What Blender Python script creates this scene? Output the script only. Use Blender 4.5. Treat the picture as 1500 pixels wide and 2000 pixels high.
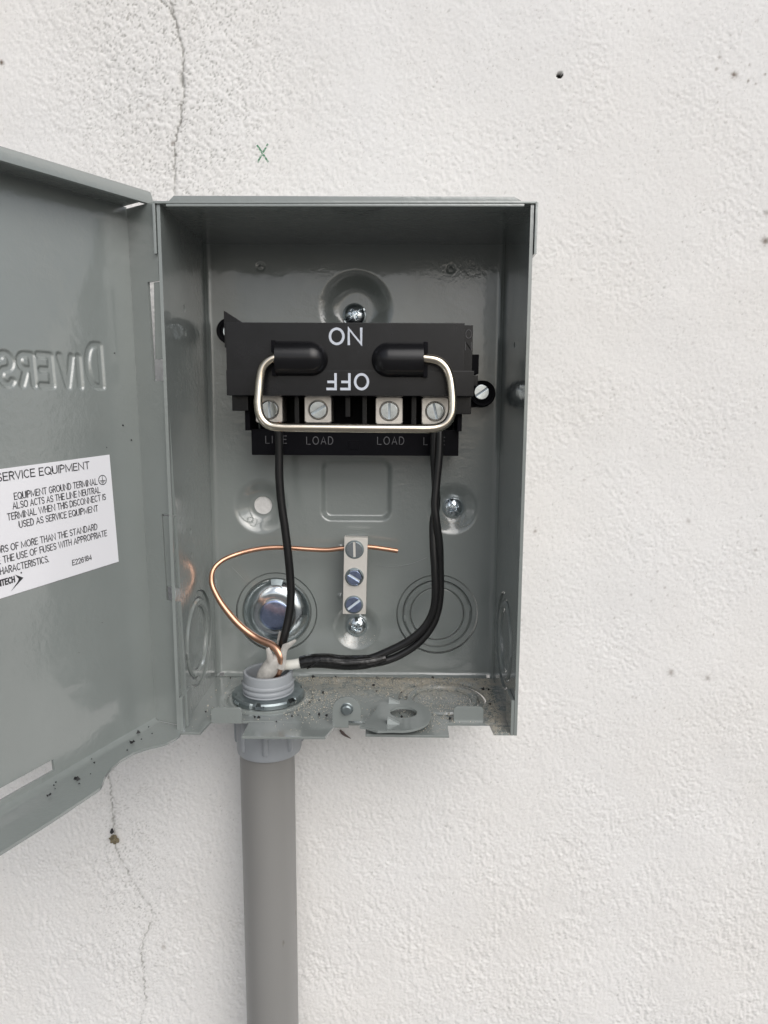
import bpy, bmesh, math, random
import numpy as np
from math import radians as rad, sin, cos, pi
from mathutils import Vector

for o in list(bpy.data.objects):
    bpy.data.objects.remove(o)
scene = bpy.context.scene
COL = scene.collection
MM = 0.001
random.seed(7)
rng = np.random.default_rng(11)

# ---------------------------------------------------------------- camera
cd = bpy.data.cameras.new("camera")
cam = bpy.data.objects.new("camera", cd)
COL.objects.link(cam)
cam.location = (0.1048552, -0.4070671, 0.1561865)
cam.rotation_euler = (1.429724, -0.004063, 0.013798)
cd.sensor_fit = 'VERTICAL'
cd.sensor_height = 36.0
cd.lens = 36.0 * 1363.738 / 2000.0
cd.clip_start = 0.01
cd.clip_end = 500.0
scene.camera = cam
scene.render.resolution_x = 768
scene.render.resolution_y = 1024

# ---------------------------------------------------------------- light
SUN_DIR = Vector((0.46, -0.95, 0.85)).normalized()
world = bpy.data.worlds.new("World")
scene.world = world
world.use_nodes = True
wn = world.node_tree
wn.nodes.clear()
sky = wn.nodes.new('ShaderNodeTexSky')
sky.sky_type = 'NISHITA'
sky.sun_disc = False
sky.sun_elevation = math.asin(SUN_DIR.z)
sky.sun_rotation = math.atan2(SUN_DIR.x, SUN_DIR.y)
sky.air_density = 1.0
sky.dust_density = 3.0
sky.ozone_density = 1.0
bg = wn.nodes.new('ShaderNodeBackground')
bg.inputs['Strength'].default_value = 0.10
wo = wn.nodes.new('ShaderNodeOutputWorld')
hsv = wn.nodes.new('ShaderNodeHueSaturation')      # overcast: the sky is nearly grey
hsv.inputs['Saturation'].default_value = 0.42
wn.links.new(sky.outputs[0], hsv.inputs['Color'])
wn.links.new(hsv.outputs[0], bg.inputs[0])
wn.links.new(bg.outputs[0], wo.inputs[0])
sd = bpy.data.lights.new("sun", 'SUN')
sd.energy = 1.25
sd.angle = rad(55)
sd.color = (1.0, 0.985, 0.962)
sun = bpy.data.objects.new("sun", sd)
COL.objects.link(sun)
sun.location = (0, -3, 3)
sun.rotation_euler = SUN_DIR.to_track_quat('Z', 'Y').to_euler()
scene.view_settings.view_transform = 'Standard'
scene.view_settings.look = 'None'
scene.view_settings.gamma = 1.0
scene.view_settings.exposure = 0.22

# ---------------------------------------------------------------- materials
class NT:
    def __init__(s, name):
        s.m = bpy.data.materials.new(name)
        s.m.use_nodes = True
        s.t = s.m.node_tree
        s.b = s.t.nodes['Principled BSDF']
        s.tc = s.t.nodes.new('ShaderNodeTexCoord')
    def n(s, ty, **kw):
        q = s.t.nodes.new(ty)
        for k, v in kw.items():
            if k in q.inputs: q.inputs[k].default_value = v
            else: setattr(q, k, v)
        return q
    def l(s, a, b): s.t.links.new(a, b)
    def noise(s, scale, detail=2.0, rough=0.5, dist=0.0, stretch=None):
        q = s.n('ShaderNodeTexNoise')
        q.inputs['Scale'].default_value = scale
        q.inputs['Detail'].default_value = detail
        q.inputs['Roughness'].default_value = rough
        q.inputs['Distortion'].default_value = dist
        src = s.tc.outputs['Object']
        if stretch:
            mp = s.n('ShaderNodeMapping')
            mp.inputs['Scale'].default_value = stretch
            s.l(src, mp.inputs['Vector']); src = mp.outputs[0]
        s.l(src, q.inputs['Vector'])
        return q.outputs['Fac']
    def ramp(s, fac, stops):
        r = s.n('ShaderNodeValToRGB')
        e = r.color_ramp.elements
        while len(e) < len(stops): e.new(0.5)
        for i, (p, c) in enumerate(stops):
            e[i].position = p
            e[i].color = (c, c, c, 1) if isinstance(c, (int, float)) else (*c, 1)
        s.l(fac, r.inputs[0])
        return r.outputs[0]
    def mix(s, fac, a, b):
        q = s.n('ShaderNodeMix', data_type='RGBA')
        for k, v in ((0, fac), (6, a), (7, b)):
            if isinstance(v, (int, float)): q.inputs[k].default_value = v
            elif isinstance(v, tuple): q.inputs[k].default_value = (*v, 1)
            else: s.l(v, q.inputs[k])
        return q.outputs[2]
    def bump(s, h, strength, dist, prev=None):
        q = s.n('ShaderNodeBump')
        q.inputs['Strength'].default_value = strength
        q.inputs['Distance'].default_value = dist
        s.l(h, q.inputs['Height'])
        if prev: s.l(prev, q.inputs['Normal'])
        return q.outputs[0]
    def set(s, **kw):
        for k, v in kw.items():
            k = k.replace('_', ' ')
            i = s.b.inputs[k]
            if isinstance(v, tuple): i.default_value = (*v, 1) if len(v) == 3 else v
            elif isinstance(v, (int, float)): i.default_value = v
            else: s.l(v, i)
        return s

def simple(name, col, rough, metal=0.0, coat=0.0, bs=None, bstr=0.3, bdist=0.0001, var=0.0, vscale=60, spec=0.5):
    m = NT(name)
    m.set(Roughness=rough, Metallic=metal)
    m.b.inputs['Specular IOR Level'].default_value = spec
    if coat: m.set(**{'Coat_Weight': coat, 'Coat_Roughness': 0.08})
    if var:
        f = m.ramp(m.noise(vscale, 4, 0.6), [(0.3, 0.0), (0.7, 1.0)])
        m.set(Base_Color=m.mix(f, tuple(c * (1 - var) for c in col), tuple(min(1, c * (1 + var)) for c in col)))
    else:
        m.set(Base_Color=col)
    if bs:
        m.set(Normal=m.bump(m.noise(bs, 2, 0.5), bstr, bdist))
    return m.m

def paint_material(name, base, dust=0.0):
    m = NT(name)
    f = m.ramp(m.noise(14, 5, 0.6), [(0.3, 0.0), (0.7, 1.0)])
    c = m.mix(f, tuple(x * 0.95 for x in base), tuple(x * 1.05 for x in base))
    # small darker flecks of dirt
    g = m.ramp(m.noise(420, 1, 0.5), [(0.0, 1.0), (0.13, 1.0), (0.15, 0.0)])
    c = m.mix(g, c, (0.05, 0.05, 0.045))
    m.set(Base_Color=c)
    area = m.ramp(m.noise(22, 2, 0.5), [(0.45, 0.12), (0.62, 1.0)])
    h = m.noise(420, 3, 0.6)
    mul = m.n('ShaderNodeMath', operation='MULTIPLY')
    m.l(area, mul.inputs[0]); m.l(h, mul.inputs[1])
    nrm = m.bump(mul.outputs[0], 0.6, 0.00028)
    nrm = m.bump(m.noise(120, 2, 0.5), 0.25, 0.0004, nrm)
    rr = m.ramp(m.noise(45, 4, 0.6), [(0.3, 0.17), (0.7, 0.27)])
    m.set(Roughness=rr, Normal=nrm)
    m.b.inputs['Specular IOR Level'].default_value = 0.7
    m.set(Coat_Weight=0.85, Coat_Roughness=0.05, Coat_IOR=1.65)
    m.l(nrm, m.b.inputs['Coat Normal'])
    return m

PAINT_RGB = (0.238, 0.262, 0.254)
M_PAINT = paint_material('grey_paint', PAINT_RGB).m

# bottom pan: same paint with tan masonry dust settled on it
def pan_material():
    m = paint_material('grey_paint_dusty', PAINT_RGB)
    base = m.b.inputs['Base Color'].links[0].from_socket
    sep = m.n('ShaderNodeSeparateXYZ'); m.l(m.tc.outputs['Object'], sep.inputs[0])
    # dust lies mostly against the back edge (y near -6 mm) and the right side
    my = m.n('ShaderNodeMapRange'); m.l(sep.outputs['Y'], my.inputs[0])
    my.inputs[1].default_value = -0.040; my.inputs[2].default_value = -0.012
    mx = m.n('ShaderNodeMapRange'); m.l(sep.outputs['X'], mx.inputs[0])
    mx.inputs[1].default_value = -0.037; mx.inputs[2].default_value = -0.010
    mr = m.n('ShaderNodeMapRange'); m.l(sep.outputs['X'], mr.inputs[0])
    mr.inputs[1].default_value = 0.068; mr.inputs[2].default_value = 0.075
    a = m.n('ShaderNodeMath', operation='MULTIPLY'); m.l(my.outputs[0], a.inputs[0]); m.l(mx.outputs[0], a.inputs[1])
    b = m.n('ShaderNodeMath', operation='MAXIMUM'); m.l(a.outputs[0], b.inputs[0]); m.l(mr.outputs[0], b.inputs[1])
    nz = m.ramp(m.noise(130, 6, 0.75, 0.4), [(0.44, 0.0), (0.56, 1.0)])
    c = m.n('ShaderNodeMath', operation='MULTIPLY'); m.l(b.outputs[0], c.inputs[0]); m.l(nz, c.inputs[1])
    d = m.n('ShaderNodeMath', operation='MULTIPLY'); m.l(c.outputs[0], d.inputs[0]); d.inputs[1].default_value = 0.85
    m.set(Base_Color=m.mix(d.outputs[0], base, (0.55, 0.50, 0.42)))
    r0 = m.b.inputs['Roughness'].links[0].from_socket
    m.set(Roughness=m.mix(d.outputs[0], r0, (0.8, 0.8, 0.8)))
    return m.m
M_PAN = pan_material()

M_WHITE_EDGE = simple('worn_paint', (0.33, 0.36, 0.355), 0.3, bs=600, var=0.1)
M_BLACK = simple('black_plastic', (0.009, 0.009, 0.0105), 0.25, bs=500, bstr=0.12, bdist=0.00008, var=0.25, vscale=90, spec=0.4)
M_BLACK_BASE = simple('black_plastic_base', (0.005, 0.005, 0.007), 0.45, bs=300, bstr=0.15, var=0.2, spec=0.08)
M_LETTER = simple('raised_letter_caught_light', (0.16, 0.16, 0.17), 0.4)  # worn black plastic letters; the light they catch is put into the paler colour
M_PRINT = simple('white_print', (0.62, 0.66, 0.74), 0.5, bs=900, bstr=0.2, var=0.06, vscale=300)
M_ZINC = simple('zinc_plated_steel', (0.70, 0.76, 0.80), 0.17, metal=1, bs=500, bstr=0.08, bdist=0.0001, var=0.12, vscale=300)
M_ZINC_REFL = simple('zinc_blue_reflection_tint', (0.42, 0.50, 0.74), 0.22, metal=1, bs=700, bstr=0.3, bdist=0.0001, var=0.18, vscale=350)  # zinc with a blue reflection painted into its base colour
M_ZINCD = simple('dull_zinc', (0.26, 0.30, 0.31), 0.36, metal=0.8, bs=260, bstr=0.5, bdist=0.0002, var=0.25, vscale=120)
M_SLOT = simple('screw_slot_glint', (0.78, 0.86, 0.92), 0.5, metal=0.6)  # slot floor paler than the head: its bright reflection is put into the colour
M_ALU = simple('tinned_aluminium', (0.80, 0.76, 0.71), 0.34, metal=0.9, bs=900, bstr=0.3, bdist=0.00006, var=0.08, vscale=200)
M_BAR = simple('ground_bar_metal', (0.80, 0.77, 0.72), 0.42, metal=0.55, bs=700, bstr=0.2, bdist=0.00006, var=0.05, vscale=120)
M_NICKEL = simple('nickel_rod', (0.80, 0.72, 0.60), 0.17, metal=1, bs=120, bstr=0.1, var=0.08, vscale=80)
M_COPPER = simple('bare_copper', (0.66, 0.38, 0.26), 0.36, metal=1, bs=350, bstr=0.2, bdist=0.0001, var=0.14, vscale=60)
M_WIRE = simple('black_insulation', (0.009, 0.009, 0.0095), 0.32, bs=500, bstr=0.15, var=0.2)
M_TAPE = simple('black_tape', (0.008, 0.008, 0.008), 0.25, bs=160, bstr=0.8, bdist=0.0008)
M_PVC = simple('pvc_fitting_grey', (0.325, 0.345, 0.368), 0.38, bs=350, bstr=0.1, var=0.05, vscale=80)
M_JACKET = simple('cable_jacket_offwhite', (0.43, 0.415, 0.39), 0.45, bs=200, bstr=0.35, bdist=0.0004, var=0.3, vscale=170)
M_SLEEVE = simple('white_insulation', (0.70, 0.70, 0.65), 0.4)
M_STICK = simple('sticker_paper', (0.86, 0.86, 0.90), 0.3, coat=0.6)
M_INK = simple('black_ink', (0.03, 0.03, 0.035), 0.5)
M_HOLE = simple('dark_hole', (0.02, 0.018, 0.016), 0.9)
M_SAND = simple('sand_grain', (0.52, 0.48, 0.40), 0.8, var=0.25, vscale=800)
M_CRUMB = simple('dark_crumb', (0.015, 0.015, 0.016), 0.6)
M_MUD = simple('dried_mud', (0.20, 0.17, 0.11), 0.9, bs=900, bstr=0.8, bdist=0.0006, var=0.4, vscale=500)
M_STALK = simple('dry_stalk', (0.14, 0.11, 0.10), 0.8)

def pipe_material():
    m = NT('grey_conduit')
    a = m.ramp(m.noise(9, 4, 0.6, 0.0, (1, 1, 0.25)), [(0.3, 0.0), (0.7, 1.0)])
    c = m.mix(a, (0.225, 0.221, 0.213), (0.285, 0.282, 0.275))
    sp = m.ramp(m.noise(260, 2, 0.5, 0, (1, 1, 0.3)), [(0.0, 0.5), (0.22, 0.5), (0.27, 0.0)])
    c = m.mix(sp, c, (0.10, 0.08, 0.06))
    m.set(Base_Color=c, Roughness=0.42, Normal=m.bump(m.noise(300, 3, 0.6, 0, (1, 1, 0.15)), 0.15, 0.0002))
    return m.m
M_PIPE = pipe_material()

# ---------------------------------------------------------------- object helpers
ORG = {}
def tag(o, label=None, cat=None, group=None, kind=None):
    if label: o['label'] = label
    if cat: o['category'] = cat
    if group: o['group'] = group
    if kind: o['kind'] = kind
    return o
def thing(name, loc, label, cat, group=None):
    o = bpy.data.objects.new(name, None)
    o.empty_display_size = 0.01
    COL.objects.link(o)
    o.location = [c * MM for c in loc]
    ORG[o.name] = np.array(loc, float)
    return tag(o, label, cat, group)
def link_mesh(name, me, mat, parent=None, smooth=35):
    if mat: me.materials.append(mat)
    o = bpy.data.objects.new(name, me)
    COL.objects.link(o)
    if parent is not None:
        o.parent = parent
        ORG[o.name] = ORG[parent.name]
    else:
        ORG[o.name] = np.zeros(3)
    if smooth:
        me.shade_smooth()
        me.set_sharp_from_angle(angle=rad(smooth))
    return o
def off(parent):
    return ORG[parent.name] if parent is not None else np.zeros(3)
def pyobj(name, V, F, mat, parent=None, smooth=35, origin=None):
    V = np.asarray(V, float)
    o0 = off(parent) if parent is not None else (np.array(origin, float) if origin is not None else np.zeros(3))
    me = bpy.data.meshes.new(name)
    me.from_pydata(((V - o0) * MM).tolist(), [], F)
    me.validate()
    bm = bmesh.new(); bm.from_mesh(me)
    bmesh.ops.recalc_face_normals(bm, faces=bm.faces)
    bm.to_mesh(me); bm.free()
    o = link_mesh(name, me, mat, parent, smooth)
    if parent is None and origin is not None:
        o.location = [c * MM for c in origin]
        ORG[o.name] = o0
    return o

class B:
    """collects closed shapes (mm) into one mesh"""
    def __init__(s): s.V = []; s.F = []
    def add(s, V, F):
        k = len(s.V)
        s.V += [tuple(v) for v in V]
        s.F += [tuple(i + k for i in f) for f in F]
        return s
    def box(s, x0, x1, y0, y1, z0, z1, bev=0.0):
        bm = bmesh.new()
        r = bmesh.ops.create_cube(bm, size=1)
        for v in bm.verts:
            v.co = Vector(((x0 + x1) / 2 + v.co.x * (x1 - x0), (y0 + y1) / 2 + v.co.y * (y1 - y0), (z0 + z1) / 2 + v.co.z * (z1 - z0)))
        if bev:
            bmesh.ops.bevel(bm, geom=list(bm.edges), offset=bev, segments=2, affect='EDGES', profile=0.6)
        bm.verts.index_update()
        s.add([v.co[:] for v in bm.verts], [[v.index for v in f.verts] for f in bm.faces])
        bm.free(); return s
    def prism(s, poly, to3, t0, t1, bev=0.0):
        """poly: 2d points; to3(a,b,t)->xyz"""
        bm = bmesh.new()
        lo = [bm.verts.new(to3(a, b, t0)) for a, b in poly]
        hi = [bm.verts.new(to3(a, b, t1)) for a, b in poly]
        n = len(poly)
        bm.faces.new(lo); bm.faces.new(hi[::-1])
        for i in range(n):
            bm.faces.new((lo[i], lo[(i + 1) % n], hi[(i + 1) % n], hi[i]))
        bmesh.ops.recalc_face_normals(bm, faces=bm.faces)
        if bev:
            es = [e for e in bm.edges if (e.verts[0] in hi and e.verts[1] in hi) or (e.verts[0] in lo and e.verts[1] in lo)]
            bmesh.ops.bevel(bm, geom=es, offset=bev, segments=2, affect='EDGES', profile=0.6)
        bm.verts.index_update()
        s.add([v.co[:] for v in bm.verts], [[v.index for v in f.verts] for f in bm.faces])
        bm.free(); return s
    def lathe(s, prof, c, ax='y', n=48, sgn=1, closed=False):
        """prof: list (r, h). h is measured along +axis*sgn"""
        V = []; F = []; m = len(prof)
        c = np.array(c, float)
        E = {'x': ((0, 1, 0), (0, 0, 1), (1, 0, 0)), 'y': ((1, 0, 0), (0, 0, 1), (0, 1, 0)), 'z': ((1, 0, 0), (0, 1, 0), (0, 0, 1))}[ax]
        e1, e2, e3 = [np.array(e, float) for e in E]
        for k in range(n):
            a = 2 * pi * k / n
            d = e1 * cos(a) + e2 * sin(a)
            for r, h in prof: V.append(c + d * r + e3 * h * sgn)
        rng_ = range(m) if closed else range(m - 1)
        for k in range(n):
            k2 = (k + 1) % n
            for i in rng_:
                j = (i + 1) % m
                F.append((k * m + i, k * m + j, k2 * m + j, k2 * m + i))
        if not closed:
            if prof[0][0] > 1e-6: F.append([k * m for k in range(n)])
            if prof[-1][0] > 1e-6: F.append([k * m + m - 1 for k in range(n)][::-1])
        return s.add(V, F)
    def tube(s, pts, r, n=14, res=6, flat=None):
        P = [np.array(p, float) for p in pts]
        rr = r if isinstance(r, (list, tuple)) else [r] * len(P)
        Q = []; R = []
        for i in range(len(P) - 1):
            p0 = P[max(i - 1, 0)]; p1 = P[i]; p2 = P[i + 1]; p3 = P[min(i + 2, len(P) - 1)]
            for k in range(res):
                t = k / res
                Q.append(0.5 * ((2 * p1) + (-p0 + p2) * t + (2 * p0 - 5 * p1 + 4 * p2 - p3) * t * t + (-p0 + 3 * p1 - 3 * p2 + p3) * t ** 3))
                R.append(rr[i] * (1 - t) + rr[i + 1] * t)
        Q.append(P[-1]); R.append(rr[-1])
        T = [Q[min(i + 1, len(Q) - 1)] - Q[max(i - 1, 0)] for i in range(len(Q))]
        T = [t / (np.linalg.norm(t) + 1e-9) for t in T]
        u = np.cross(T[0], (0, 1, 0));
        if np.linalg.norm(u) < 0.1: u = np.cross(T[0], (1, 0, 0))
        u /= np.linalg.norm(u)
        V = []; F = []
        for i, q in enumerate(Q):
            u = u - T[i] * np.dot(u, T[i]); u /= np.linalg.norm(u)
            w = np.cross(T[i], u)
            for k in range(n):
                a = 2 * pi * k / n
                ru = R[i]; rw = R[i] * (flat if flat else 1)
                if callable(ru): ru = ru(a)
                V.append(q + u * cos(a) * ru + w * sin(a) * rw)
        for i in range(len(Q) - 1):
            for k in range(n):
                F.append((i * n + k, i * n + (k + 1) % n, (i + 1) * n + (k + 1) % n, (i + 1) * n + k))
        F.append(list(range(n))[::-1]); F.append([(len(Q) - 1) * n + k for k in range(n)])
        return s.add(V, F)
    def build(s, name, mat, parent=None, smooth=35, origin=None):
        o = pyobj(name, s.V, s.F, mat, parent, smooth, origin)
        if smooth:
            w = o.modifiers.new('weighted', 'WEIGHTED_NORMAL'); w.keep_sharp = True; w.weight = 80
        return o

def sheet(name, P, Q, keep, mat, parent=None, smooth=50):
    """closed plate: P front grid, Q back grid (nu,nv,3); keep (nu-1,nv-1) cells"""
    nu, nv, _ = P.shape
    idx = np.arange(nu * nv).reshape(nu, nv)
    a, b, c, d = idx[:-1, :-1], idx[1:, :-1], idx[1:, 1:], idx[:-1, 1:]
    f = np.stack([a, b, c, d], -1)[keep]
    N = nu * nv
    faces = [f, f[:, ::-1] + N]
    kp = np.zeros((nu + 1, nv + 1), bool); kp[1:-1, 1:-1] = keep
    side = []
    for (i, j) in np.argwhere(keep):
        A, Bq, Cq, Dq = idx[i, j], idx[i + 1, j], idx[i + 1, j + 1], idx[i, j + 1]
        if not kp[i + 1, j]: side.append((A, Bq, Bq + N, A + N))
        if not kp[i + 1, j + 2]: side.append((Cq, Dq, Dq + N, Cq + N))
        if not kp[i, j + 1]: side.append((Dq, A, A + N, Dq + N))
        if not kp[i + 2, j + 1]: side.append((Bq, Cq, Cq + N, Bq + N))
    if side: faces.append(np.array(side))
    F = np.concatenate(faces)
    V = np.concatenate([P.reshape(-1, 3), Q.reshape(-1, 3)])
    used = np.zeros(2 * N, bool); used[F.ravel()] = True
    remap = np.cumsum(used) - 1
    V = V[used]; F = remap[F]
    V = (V - off(parent)) * MM
    me = bpy.data.meshes.new(name)
    me.vertices.add(len(V)); me.vertices.foreach_set('co', V.astype(np.float32).ravel())
    me.loops.add(F.size); me.loops.foreach_set('vertex_index', F.astype(np.int32).ravel())
    me.polygons.add(len(F)); me.polygons.foreach_set('loop_start', np.arange(0, F.size, 4, dtype=np.int32))
    me.update(calc_edges=True)
    me.validate()
    bm = bmesh.new(); bm.from_mesh(me)
    bmesh.ops.recalc_face_normals(bm, faces=bm.faces)
    bm.to_mesh(me); bm.free()
    return link_mesh(name, me, mat, parent, smooth)

def snap(U, Vv, holes, h):
    """grid coords moved so round holes have a round edge; returns U,V and keep mask"""
    keep = np.ones((U.shape[0] - 1, U.shape[1] - 1), bool)
    for (cu, cv, r) in holes:
        du, dv = U - cu, Vv - cv
        d = np.hypot(du, dv) + 1e-9
        inside = d < r - 0.45 * h
        near = np.abs(d - r) <= 0.75 * h
        U = np.where(near, cu + du / d * r, U)
        Vv = np.where(near, cv + dv / d * r, Vv)
        cu4 = (U[:-1, :-1] + U[1:, :-1] + U[1:, 1:] + U[:-1, 1:]) / 4
        cv4 = (Vv[:-1, :-1] + Vv[1:, :-1] + Vv[1:, 1:] + Vv[:-1, 1:]) / 4
        keep &= np.hypot(cu4 - cu, cv4 - cv) > r - 0.1 * h
    return U, Vv, keep

def sstep(x, a, b):
    t = np.clip((x - a) / (b - a), 0, 1)
    return t * t * (3 - 2 * t)

# stroke alphabet (unit height)
def arc(cx, cy, rx, ry, a0, a1, n=14):
    return [(cx + rx * cos(rad(a0 + (a1 - a0) * k / n)), cy + ry * sin(rad(a0 + (a1 - a0) * k / n))) for k in range(n + 1)]
GL = {
    'L': [[(0, 1), (0, 0), (.52, 0)]], 'I': [[(0, 1), (0, 0)]],
    'N': [[(0, 0), (0, 1), (.7, 0), (.7, 1)]],
    'E': [[(.5, 1), (0, 1), (0, 0), (.5, 0)], [(0, .52), (.44, .52)]],
    'O': [arc(.38, .5, .38, .5, 0, 360, 24)],
    'A': [[(0, 0), (.34, 1), (.68, 0)], [(.12, .33), (.56, .33)]],
    'D': [[(0, 1), (.22, 1)] + arc(.22, .5, .38, .5, 90, -90) + [(0, 0), (0, 1)]],
    'V': [[(0, 1), (.3, 0), (.6, 1)]],
    'R': [[(0, 0), (0, 1), (.28, 1)] + arc(.28, .76, .24, .24, 90, -90) + [(0, .52)], [(.26, .52), (.5, 0)]],
    'S': [arc(.26, .75, .24, .25, 30, 270, 14) + arc(.26, .25, .24, .25, 90, -150, 14)],
    'T': [[(0, 1), (.6, 1)], [(.3, 1), (.3, 0)]],
    'C': [arc(.32, .5, .32, .5, 50, 310, 18)],
    'H': [[(0, 0), (0, 1)], [(.55, 0), (.55, 1)], [(0, .5), (.55, .5)]],
}
GL.update({
    'B': [[(0, .52), (.3, .52)], [(0, 0), (0, 1), (.28, 1)] + arc(.28, .76, .22, .24, 90, -90) + arc(.3, .26, .26, .26, 90, -90) + [(0, 0)]],
    'F': [[(.48, 1), (0, 1), (0, 0)], [(0, .52), (.42, .52)]],
    'G': [arc(.34, .5, .34, .5, 48, 340, 18) + [(.66, .46), (.4, .46)]],
    'K': [[(0, 0), (0, 1)], [(.52, 1), (0, .4)], [(.18, .6), (.55, 0)]],
    'M': [[(0, 0), (0, 1), (.42, .1), (.84, 1), (.84, 0)]],
    'P': [[(0, 0), (0, 1), (.28, 1)] + arc(.28, .74, .26, .26, 90, -90) + [(0, .48)]],
    'Q': [arc(.38, .5, .38, .5, 0, 360, 22), [(.48, .26), (.8, -.04)]],
    'U': [[(0, 1), (0, .3)] + arc(.3, .3, .3, .3, 180, 360) + [(.6, 1)]],
    'W': [[(0, 1), (.27, 0), (.54, 1), (.81, 0), (1.08, 1)]],
    'Y': [[(0, 1), (.3, .45), (.6, 1)], [(.3, .45), (.3, 0)]],
    '.': [[(0, 0), (0, .1)]], ' ': [],
    '1': [[(0, .75), (.25, 1), (.25, 0)]],
    '2': [arc(.26, .73, .25, .27, 170, -40, 12) + [(0, 0), (.52, 0)]],
    '4': [[(.4, 0), (.4, 1), (0, .3), (.55, .3)]],
    '6': [arc(.27, .3, .26, .3, 160, -200, 16), [(.0, .35), (.04, .7), (.25, 1), (.48, .86)]],
    '8': [arc(.26, .75, .22, .25, 0, 360, 16), arc(.26, .26, .26, .26, 0, 360, 16)],
})
GW = {'B': .56, 'F': .48, 'G': .68, 'K': .55, 'M': .84, 'P': .54, 'Q': .76, 'U': .6, 'W': 1.08, 'Y': .6, '.': .02, ' ': .16, '1': .25, '2': .52, '4': .55, '6': .53, '8': .52, 'L': .52, 'I': .0, 'N': .7, 'E': .5, 'O': .76, 'A': .68, 'D': .6, 'V': .6, 'R': .5, 'S': .5, 'T': .6, 'C': .58, 'H': .55}

def stroke_text(bld, word, x0, x1, z0, z1, y, r=0.28):
    h = z1 - z0
    tot = sum(GW[c] for c in word)
    gap = ((x1 - x0) - tot * h) / max(1, len(word) - 1)
    xs = 1.0
    if gap < 0.18 * h:
        gap = 0.22 * h
        xs = (x1 - x0 - gap * (len(word) - 1)) / (tot * h)
    x = x0
    for c in word:
        for st in GL[c]:
            bld.tube([(x + a * h * xs, y, z0 + b * h) for a, b in st], r, n=6, res=1)
        x += GW[c] * h * xs + gap

def flat_text(bld, txt, width, height, hw, to3, gap=0.2):
    """flat ribbon lettering fitted to width x cap height; to3(a, b, k)->xyz, k = stroke number"""
    tot = sum(GW[c] for c in txt) + gap * (len(txt) - 1)
    f = width / tot
    x = 0.0; kk = 0
    for c in txt:
        for st in GL[c]:
            P = [np.array((x + a * f, b * height)) for a, b in st]
            n = len(P); V = []; F = []
            closed = np.linalg.norm(P[0] - P[-1]) < 1e-6
            for i in range(n):
                t0 = P[i] - P[i - 1] if i > 0 else (P[0] - P[-2] if closed else P[1] - P[0])
                t1 = P[i + 1] - P[i] if i < n - 1 else (P[1] - P[0] if closed else P[-1] - P[-2])
                t0 = t0 / (np.linalg.norm(t0) + 1e-9); t1 = t1 / (np.linalg.norm(t1) + 1e-9)
                nn_ = np.array((-(t0 + t1)[1], (t0 + t1)[0])); L = np.linalg.norm(nn_)
                nn_ = nn_ / L if L > 1e-6 else np.array((-t1[1], t1[0]))
                sc = 1.0 / max(0.5, np.dot(nn_, np.array((-t1[1], t1[0]))))
                e = np.zeros(2)
                if not closed and i == 0: e = -t1 * hw * 0.9
                if not closed and i == n - 1: e = t0 * hw * 0.9
                for sg in (-1, 1):
                    q = P[i] + e * 1.0 + nn_ * sg * hw * sc
                    V.append(to3(q[0], q[1], kk))
            for i in range(n - 1): F.append((2 * i, 2 * i + 1, 2 * i + 3, 2 * i + 2))
            bld.add(V, F); kk = (kk + 1) % 7
        x += (GW[c] + gap) * f
_fonts = {}
def font_mesh(body, size):
    cu = bpy.data.curves.new('t', 'FONT')
    cu.body = body; cu.size = size; cu.resolution_u = 3
    o = bpy.data.objects.new('t', cu); COL.objects.link(o)
    dg = bpy.context.evaluated_depsgraph_get()
    me = bpy.data.meshes.new_from_object(o.evaluated_get(dg))
    V = np.array([v.co[:] for v in me.vertices]); F = [tuple(p.vertices) for p in me.polygons]
    bpy.data.objects.remove(o); bpy.data.curves.remove(cu); bpy.data.meshes.remove(me)
    return V, F
def font_fit(bld, body, width, height, to3, bold=0.0):
    """text scaled to an exact width and cap height; to3(a,b)->xyz with a in 0..width, b in 0..height"""
    V, F = font_mesh(body, 1.0)
    x0, x1 = V[:, 0].min(), V[:, 0].max()
    capV, _ = font_mesh('H', 1.0)
    cap = capV[:, 1].max()
    pts = [to3((v[0] - x0) / (x1 - x0) * width, v[1] / cap * height) for v in V]
    bld.add(pts, F)

# ================================================================= WALL
def gnoise(nx, nz, d, lam, ax=1.0, az=1.0, ang=0.0, bw=0.5, seed=0):
    """band-limited gaussian noise, wavelength lam mm"""
    r = np.random.default_rng(seed)
    w = np.fft.rfft2(r.standard_normal((nx, nz)))
    fx = np.fft.fftfreq(nx, d)[:, None]; fz = np.fft.rfftfreq(nz, d)[None, :]
    ca, sa = cos(ang), sin(ang)
    u = (fx * ca + fz * sa) * ax; v = (-fx * sa + fz * ca) * az
    f = np.sqrt(u * u + v * v) + 1e-9
    g = np.exp(-(np.log(f * lam) ** 2) / (2 * bw * bw))
    n = np.fft.irfft2(w * g, s=(nx, nz))
    return n / n.std()

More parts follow.
